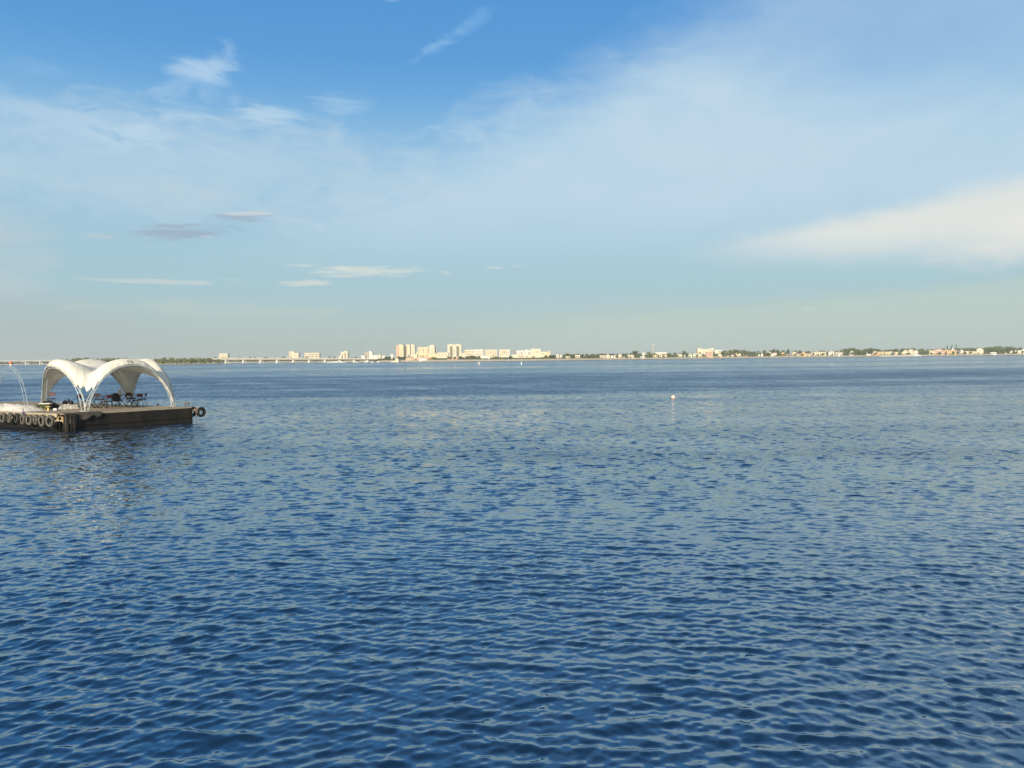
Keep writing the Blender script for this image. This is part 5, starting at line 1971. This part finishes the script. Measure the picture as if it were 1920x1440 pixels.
# ------------------------------------------------------------------ skyline trees
sk = [(1040, 667.5), (1050, 666), (1058, 664.5), (1064, 661.6), (1070, 664), (1076, 663.5), (1083, 663), (1092, 664), (1100, 663.2), (1112, 664), (1120, 663.6), (1130, 662.6), (1140, 663.4), (1150, 664), (1160, 663), (1168, 662.6), (1176, 662.6),
      (1184, 661.5), (1200, 663), (1210, 663), (1228, 663.2), (1240, 664), (1252, 662), (1256, 661.4), (1266, 661), (1275, 661.5), (1290, 661), (1300, 661), (1312, 660.5), (1325, 660.4), (1340, 660), (1352, 658.6), (1360, 657.6), (1368, 656.2), (1377, 655.6),
      (1386, 655.8), (1394, 656.6), (1402, 658.2), (1409, 659.2), (1415, 659.4), (1424, 658), (1434, 657.2), (1446, 656.6), (1458, 656.6), (1468, 657), (1478, 656.6), (1490, 657.2), (1502, 657), (1514, 658), (1526, 658.2), (1538, 658), (1545, 656.8), (1556, 657.6),
      (1568, 657), (1578, 656.6), (1586, 654.6), (1594, 653.2), (1602, 652.6), (1610, 654.6), (1618, 654.8), (1626, 653.6), (1632, 652.2), (1640, 653.8), (1648, 654.6), (1656, 655.8), (1664, 657), (1672, 655.4), (1680, 654.2), (1690, 653.4), (1700, 653.2),
      (1710, 652.8), (1718, 653.4), (1728, 654.2), (1738, 655), (1748, 654.4), (1758, 653.4), (1768, 653.2), (1780, 654), (1796, 652.4), (1806, 653), (1816, 652.2), (1823, 651.4), (1832, 652.4), (1842, 652.8), (1850, 651.6), (1858, 650), (1866, 649.3), (1875, 649.3), (1884, 650.4),
      (1892, 650.2), (1902, 650.8), (1912, 650.6), (1924, 650.4), (1938, 651)]
rg = random.Random(77)
gset = ['mid green', 'dark green', 'olive green', 'mid green', 'olive green']
for i, (px, yt) in enumerate(sk):
    sh = rg.choice(['round', 'spreading', 'round', 'spreading'])
    put_tree(px + rg.uniform(-1, 1), shoreY(px) + rg.uniform(70, 170), yt, sh, rg.choice(gset), rg.uniform(1.0, 1.35), rg.randrange(3))
    # a lower tree nearer the water between the houses
    if px > 1190 and rg.random() < 0.62:
        p2 = px + rg.uniform(3, 7)
        yl = float(np.interp(p2, [a for a, b in sk], [b for a, b in sk])) + rg.uniform(2.6, 4.6)
        put_tree(p2, shoreY(p2) + rg.uniform(34, 60), yl, rg.choice(['round', 'bush', 'spreading']), rg.choice(gset), rg.uniform(0.9, 1.3), rg.randrange(3))
for px in np.arange(1180, 1924, 7.5):
    p2 = px + rg.uniform(-3, 3)
    put_tree(p2, shoreY(p2) + rg.uniform(13.0, 15.5), hor(p2) + rg.uniform(-2.2, 0.4), 'bush', rg.choice(gset), rg.uniform(0.8, 1.5), rg.randrange(3))
for px in np.arange(1146, 1924, 12.5):
    p2 = px + rg.uniform(-5, 5)
    put_tree(p2, shoreY(p2) + rg.uniform(14.0, 17.0), hor(p2) - rg.uniform(2.2, 4.6), rg.choice(['round', 'spreading', 'tall']), rg.choice(gset), rg.uniform(0.75, 1.1), rg.randrange(3))
# the large single trees
put_tree(1191.5, shoreY(1191) + 60, 658.0, 'spreading', 'dark green', 1.02, 5)
put_tree(1217.5, shoreY(1217) + 26, 659.2, 'spreading', 'olive green', 1.0, 6)
put_tree(1282.5, shoreY(1282) + 40, 657.4, 'round', 'dark green', 1.05, 5)
for px, yt in ((1451.5, 654.0), (1457.5, 655.2), (1478, 654.6)):
    put_tree(px, shoreY(px) + 120, yt, 'spire', 'dark green', 1.3, 1)
for px, yt in ((1586, 654), (1588.5, 656.5)):
    put_tree(px, shoreY(px) + 24, yt, 'round', 'mid green', 1.0, 4)
for px, yt in ((1612, 656.5), (1606, 657), (1620, 657.5), (1850.5, 653.6), (1862, 652.6), (1870, 653.4), (1878, 654)):
    put_tree(px, shoreY(px) + 40, yt, 'spreading', 'mid green', 1.15, 4)
for px, yt in ((1729, 658.5), (1734, 657.4), (1739, 658.2)):
    put_tree(px, shoreY(px) + 20, yt, 'round', 'mid green', 1.1, 3)
# olive and yellowish bushes on the low shore left of the beach
for px in np.arange(923, 1136, 4.6):
    yt = 671.4 - 0.006 * (px - 930) + rg.uniform(-1.0, 1.0) - (1.5 if 1100 < px < 1122 else 0)
    put_tree(px + rg.uniform(-1.2, 1.2), shoreY(px) + rg.uniform(12, 26), yt, 'bush' if rg.random() < .75 else 'round', 'yellowish' if 1030 < px < 1095 and rg.random() < .7 else rg.choice(['olive green', 'mid green', 'olive green']), 1.0, rg.randrange(3))
for px in np.arange(1104, 1124, 4.5):
    put_tree(px, shoreY(px) + 18, 666.8 + rg.uniform(-.6, .8), 'round', 'olive green', 1.1, rg.randrange(3))
# town trees
for px, yt, gr, sh in ((725, 669, 'dark green', 'spreading'), (730, 668.6, 'dark green', 'spreading'), (719, 671, 'mid green', 'bush'), (712, 671.5, 'mid green', 'bush'), (738, 670, 'dark green', 'round'),
                       (749, 668.4, 'dark green', 'spreading'), (754, 669.2, 'olive green', 'round'), (758, 668.6, 'dark green', 'round'), (766.8, 664.8, 'dark green', 'spire'), (763, 669.2, 'dark green', 'round'), (773, 669, 'olive green', 'round'),
                       (795, 667.8, 'olive green', 'spire'), (812, 668.8, 'olive green', 'spreading'), (816, 669.8, 'olive green', 'round'), (841, 668.6, 'dark green', 'spreading'), (846, 669.4, 'olive green', 'spreading'), (853, 668.4, 'dark green', 'round'),
                       (863, 668.2, 'dark green', 'spreading'), (868, 669.4, 'mid green', 'round'), (876, 668.2, 'mid green', 'spreading'), (882, 666.2, 'mid green', 'spreading'), (888, 666.8, 'mid green', 'spreading'), (893, 668.2, 'mid green', 'round'), (898, 666.8, 'mid green', 'tall'),
                       (911, 671, 'dark green', 'bush'), (925, 666.4, 'olive green', 'spire'), (930, 668.6, 'olive green', 'spreading'), (936, 669.8, 'olive green', 'round'), (958, 666.6, 'dark green', 'round'), (955, 669, 'mid green', 'spreading'),
                       (1024, 666.2, 'olive green', 'round'), (1033, 666, 'dark green', 'spreading'), (1038, 665.8, 'dark green', 'spreading'), (660, 669.8, 'dark green', 'round'), (668, 669.6, 'dark green', 'spreading'), (676, 670.4, 'dark green', 'round')):
    put_tree(px, shoreY(px) + (30 if px > 800 else 60), yt, sh, gr, 1.0, rg.randrange(3))

KIND = {'round': 'round', 'spreading': 'broad crowned', 'tall': 'tall', 'spire': 'pointed', 'bush': 'low'}
cnt = 0
TOBJ = []
pxs_l = np.array([a for a, b in LAND])
for (px, Y, yt, sh, gr, wf, k) in TREES:
    gz = groundZ(px, Y)
    zt = zat(px, yt, Y)
    hgt = max(2.2, zt - gz)
    o = bpy.data.objects.new('bush' if sh == 'bush' else 'tree', tmesh(sh, gr, k % 3))
    COL.objects.link(o)
    o.location = (xat(px, Y), Y, gz)
    hw = wf * (1.0 if hgt > 8 or sh in ('spire', 'bush') else min(1.5, 8 / hgt))
    o.scale = (hgt * hw, hgt * hw, hgt)
    o.rotation_euler = (0, 0, rg.uniform(0, 6.28))
    j = int(np.argmin(np.abs(pxs_l - px)))
    d = px - pxs_l[j]
    rel = 'left of' if d < -1.5 else ('right of' if d > 1.5 else ('before' if Y < shoreY(px) + 45 else 'behind'))
    big = 'large ' if hgt > 11.5 else ''
    lab = f"{big}{KIND[sh]} {gr} {'bush' if sh == 'bush' else 'tree'} {rel} the {LAND[j][1]}"
    tag(o, lab, 'bush' if sh == 'bush' else 'tree', 'trees along the far bank')
    TOBJ.append((px, o))
    cnt += 1
by = {}
for px, o in sorted(TOBJ, key=lambda q_: q_[0]):
    by.setdefault(o['label'], []).append(o)
ORD = ['leftmost', 'second', 'third', 'fourth', 'fifth', 'sixth', 'seventh']
NUM = ['', '', 'two', 'three', 'four', 'five', 'six', 'seven']
for lab, os_ in by.items():
    if len(os_) > 1:
        for k, o in enumerate(os_):
            w_ = ORD[k] if k < len(os_) - 1 else 'rightmost'
            o['label'] = f"{lab}, {w_} of {NUM[len(os_)]}" if len(lab.split()) < 14 else f"{w_} {lab}"

# three dark slender pines with bare leaning stems
for i, (px, yt, lean, lab) in enumerate(((1777, 647.6, -0.9, 'leftmost and shortest of three dark slender trees above the peach house'), (1784.6, 646.2, -0.5, 'middle dark slender tree leaning left above the peach house'), (1792.2, 646.4, 0.6, 'rightmost dark slender tree with a knobbly crown'))):
    Y = shoreY(px) + 60
    gz = groundZ(px, Y)
    hgt = zat(px, yt, Y) - gz
    t = thing('slender_tree', lab, 'tree', (xat(px, Y), Y, gz), 0, 'dark slender trees on the right bank')
    mb = MB()
    mb.tube([(0, 0, -0.5), (lean * .3, 0, hgt * 0.5), (lean, 0, hgt * 0.93)], [0.38, 0.30, 0.12], 7)
    mb.build('trunk', M['bark'], t, smooth=True)
    mb = MB()
    r2 = random.Random(40 + i)
    for kk in range(7):
        q = 0.45 + 0.55 * kk / 6
        crown_faces(mb, r2, lean * q + 0.5 * math.sin(kk * 1.3 + i), 0, hgt * (q - 0.10), hgt * min(1, q + 0.04), 1.5 + 0.5 * math.sin(kk * 2 + i), 'round', 60, 0.42, 3)
    mb.build('crown', GREENS['dark green'], t)

# the spit's wood: one mass
mb = MB()
rg = random.Random(91)
for k in range(250):
    px = rg.uniform(112, 414)
    dd = rg.uniform(14, 88)
    Y = spitY(px) + dd
    if px < 300:
        yt = 672.6 + rg.uniform(-1.0, 2.0) - (5.0 * math.exp(-((px - 152) / 9) ** 2)) - 1.5 * math.exp(-((px - 225) / 30) ** 2)
    else:
        yt = 670.0 + 0.012 * (px - 300) + rg.uniform(-0.8, 2.0) + (2.0 if px > 404 else 0)
    z0 = 1.5
    z1 = max(z0 + 3, zat(px, yt, Y))
    hgt = z1 - z0
    crown_faces(mb, rg, xat(px, Y), Y, z0 - 0.3, z1, hgt * rg.uniform(0.42, 0.60), 'bush' if rg.random() < .3 else 'round', 70, hgt * 0.10, 7)
o = mb.build('wood', [leaf_mat('leaf_spit_wood', (0.120, 0.138, 0.040), (0.19, 0.20, 0.060))])
tag(o, 'olive green wood covering the low spit behind the tent', 'wood', kind='stuff')
# wood behind the bridge and at the far left
mb = MB()
for k in range(330):
    px = rg.uniform(-60, 730)
    if 120 < px < 405:
        continue
    Y = shoreY(px) + rg.uniform(9, 90)
    yt = (676.4 if px < 130 else 668.6 + 0.000 * px) + rg.uniform(-0.6, 2.0) + (1.2 if 400 < px < 440 else 0)
    if px > 640:
        yt += 2.0
    z0 = 1.2
    z1 = max(z0 + 3, zat(px, yt, Y))
    hgt = z1 - z0
    crown_faces(mb, rg, xat(px, Y), Y, z0 - 0.3, z1, hgt * rg.uniform(0.55, 0.85), 'bush' if rg.random() < .6 else 'round', 48, hgt * 0.14, 6)
o = mb.build('wood', [leaf_mat('leaf_far_wood', (0.072, 0.088, 0.040), (0.110, 0.122, 0.056))])
tag(o, 'dull green wood on the far shore behind the road bridge', 'wood', kind='stuff')

# ------------------------------------------------------------------ boats, buoys, jetty
WHITE_P = mat('white_boat_paint', (0.80, 0.78, 0.72), 0.4, 0.05, 1.0, 0.5)


def hull_mesh(L, Wd, Hh):
    mb = MB()
    st = [(-0.5, 0.78, 0.9), (-0.25, 1.0, 0.92), (0.1, 1.0, 1.0), (0.35, 0.66, 1.08), (0.5, 0.06, 1.2)]
    vs = []
    for x, wq, hq in st:
        for y, z in ((-0.5 * wq, hq), (-0.38 * wq, 0.25), (0, -0.25), (0.38 * wq, 0.25), (0.5 * wq, hq)):
            vs.append((x * L, y * Wd, z * Hh))
    fs = []
    for i in range(4):
        for j in range(4):
            fs.append((i * 5 + j, i * 5 + j + 1, (i + 1) * 5 + j + 1, (i + 1) * 5 + j))
    fs += [(0, 4, 3, 2, 1)] + [(i * 5, (i + 1) * 5, (i + 1) * 5 + 4, i * 5 + 4) for i in range(4)]
    mb.add(vs, fs)
    return mb


def boat(px, py, Lpx, label, rz=0.0, cabin=True, Y=None, tiers=1, name='motor_boat', cat='boat', grp=None):
    Y = Y or (H * F / max(2.0, (py - hor(px))))
    L = Lpx * Y / F
    t = thing(name, label, cat, (xat(px, Y), Y, 0), rz, grp)
    Hh = L * (0.13 if L > 9 else 0.16)
    hull_mesh(L, L * 0.30, Hh).build('hull', WHITE_P, t, smooth=False)
    z = Hh
    for k in range(tiers if cabin else 0):
        mb = MB()
        l_ = L * (0.52 - 0.16 * k)
        hh = L * 0.11
        x = -L * 0.06 - L * 0.05 * k
        mb.add([(x - l_ / 2, -L * .10, z), (x + l_ / 2, -L * .10, z), (x + l_ / 2, L * .10, z), (x - l_ / 2, L * .10, z), (x - l_ / 2, -L * .085, z + hh), (x + l_ * .3, -L * .085, z + hh), (x + l_ * .3, L * .085, z + hh), (x - l_ / 2, L * .085, z + hh)],
               [(3, 2, 1, 0), (4, 5, 6, 7), (0, 1, 5, 4), (1, 2, 6, 5), (2, 3, 7, 6), (3, 0, 4, 7)])
        cb = mb.build('cabin', WHITE_P, t)
        mb = MB()
        mb.box((x, -L * .097, z + hh * .55), (l_ * .6, 0.06, hh * .35))
        mb.build('window', M['glass'], cb)
        z += hh
    return t


boat(1719, 666.4, 18, 'white stepped motor yacht moored in front of the big cream villas', R(4), True, shoreY(1719) - 12, 3, 'motor_yacht', 'yacht')
for px, w_, lab in ((615.5, 6, 'white boat moored beside the pier left of the marina row'), (622, 7, 'long white boat at the left end of the marina row under the bridge'), (630, 8, 'white boat second in the marina row under the bridge'), (641, 8, 'largest white boat of the marina row'),
                    (647.5, 4, 'small white boat at the right end of the marina row'), (667.5, 5, 'white boat alone with a high cabin right of the marina row'), (672.5, 3.5, 'little white boat right of the lone high cabin boat'), (686, 8, 'wide white boat near the right bridge end'), (698, 7, 'white boat at the last bridge pier'), (709, 6, 'white boat nearest the right bridge end')):
    boat(px, 679, w_, lab, R(random.uniform(-12, 12)) + (math.pi if random.random() < .5 else 0), True, 1190 if px < 690 else 1150, 1, 'motor_boat', 'boat', 'white boats moored by the bridge')
# jetty
Y = shoreY(1680) - 9
mb = MB()
x0, x1 = xat(1648, Y), xat(1709, Y)
mb.box(((x0 + x1) / 2, Y, 0.95), (x1 - x0, 3.0, 0.9))
for k in range(16):
    mb.box((x0 + (k + .5) * (x1 - x0) / 16, Y - 1.0, 0.0), (0.5, 0.4, 1.2))
o = mb.build('jetty', CONCW, None, loc=((x0 + x1) / 2, Y, 0))
tag(o, 'long white jetty along the shore left of the white yacht', 'jetty')

# navigation buoys
RED_P = mat('red_buoy_paint', (0.62, 0.16, 0.12), 0.5, 0.1, 2.0, 0.4)
BLUE_P = mat('pale_blue_buoy_paint', (0.62, 0.76, 0.80), 0.5, 0.05, 2.0, 0.4)
ORANGE_P = mat('orange_buoy_paint', (0.74, 0.36, 0.16), 0.5, 0.1, 3.0, 0.4)
PEACH_P = mat('peach_buoy_paint', (0.74, 0.60, 0.50), 0.45, 0.06, 3.0, 0.4)


def nav_buoy(px, ytop, ywl, m1, m2, label):
    Y = H * F / (ywl - hor(px))
    hh = zat(px, ytop, Y)
    r = 0.00075 * Y
    t = thing('navigation_buoy', label, 'buoy', (xat(px, Y), Y, 0), 0, 'channel buoys')
    mb = MB()
    mb.lathe([(0, -0.4), (r * 1.25, -0.4), (r * 1.3, hh * 0.16), (r, hh * 0.2), (0, hh * 0.2)], 16)
    mb.build('float', m2, t, smooth=True)
    mb = MB()
    mb.lathe([(r * 0.95, hh * 0.2), (r * 0.85, hh * 0.85), (r * 0.55, hh * 0.93), (0, hh)], 16)
    mb.build('tower', m1, t, smooth=True)


nav_buoy(898.2, 678.2, 684.2, WHITE_P, RED_P, 'white channel buoy with a red foot in front of the low white pavilion')
nav_buoy(977.8, 678.4, 684.0, BLUE_P, BLUE_P, 'pale blue channel buoy right of the white one')
Y = H * F / (747.0 - hor(1262))
r = 4.1 * Y / F
t = thing('mooring_buoy', 'round peach and white mooring buoy floating alone in the open water', 'buoy', (xat(1262, Y), Y, 0))
mb = MB()
mb.lathe([(0, r * 1.62), (r * 0.3, r * 1.56), (r * 0.62, r * 1.3), (r * 0.96, r * 0.72), (r, r * 0.45), (r * 0.9, r * 0.22)], 20)
mb.build('top', PEACH_P, t, smooth=True)
mb = MB()
mb.lathe([(r * 0.9, r * 0.22), (r * 0.82, 0.0), (r * 0.55, -r * 0.3), (0, -r * 0.4)], 20)
mb.build('base', ORANGE_P, t, smooth=True)
mb = MB()
mb.lathe([(r * .12 + .03 * math.cos(a), r * 1.62 + .03 * math.sin(a) + 0.02) for a in [2 * math.pi * k / 8 for k in range(9)]], 12)
mb.build('ring', M['steel'], t, smooth=True)


def speck(px, py, label):
    Y = H * F / (py - hor(px))
    t = thing('rowing_boat', label, 'boat', (xat(px, Y), Y, 0), R(15), 'dark rowing boats far out')
    hull_mesh(2.6, 1.0, 0.42).build('hull', M['black'], t)
    mb = MB()
    mb.lathe([(0.0, 0.35), (0.24, 0.4), (0.26, 0.75), (0.20, 0.98), (0.09, 1.05), (0.12, 1.18), (0.08, 1.32), (0.0, 1.35)], 10)
    mb.build('person', M['black'], t, smooth=True)


speck(1354.5, 674.8, 'tiny dark rowing boat close to the beach below the steep brown gable')
speck(549.6, 682.0, 'tiny dark rowing boat in front of the middle of the bridge')

# ------------------------------------------------------------------ the air
hm = bpy.data.materials.new('evening_haze')
hm.use_nodes = True
hn, hl = hm.node_tree.nodes, hm.node_tree.links
hn.remove(hn['Principled BSDF'])
pv = hn.new('ShaderNodeVolumePrincipled')
pv.inputs['Color'].default_value = (0.86, 0.93, 0.94, 1)
pv.inputs['Density'].default_value = 1.4e-4
pv.inputs['Anisotropy'].default_value = 0.0
hl.new(pv.outputs[0], hn['Material Output'].inputs['Volume'])
mb = MB()
mb.box((0, 4500, 25), (26000, 12000, 54))
o = mb.build('haze', hm)
tag(o, kind='stuff')

S.view_settings.view_transform = 'Standard'
S.view_settings.look = 'None'
S.view_settings.exposure = 0.12
S.view_settings.gamma = 1.0
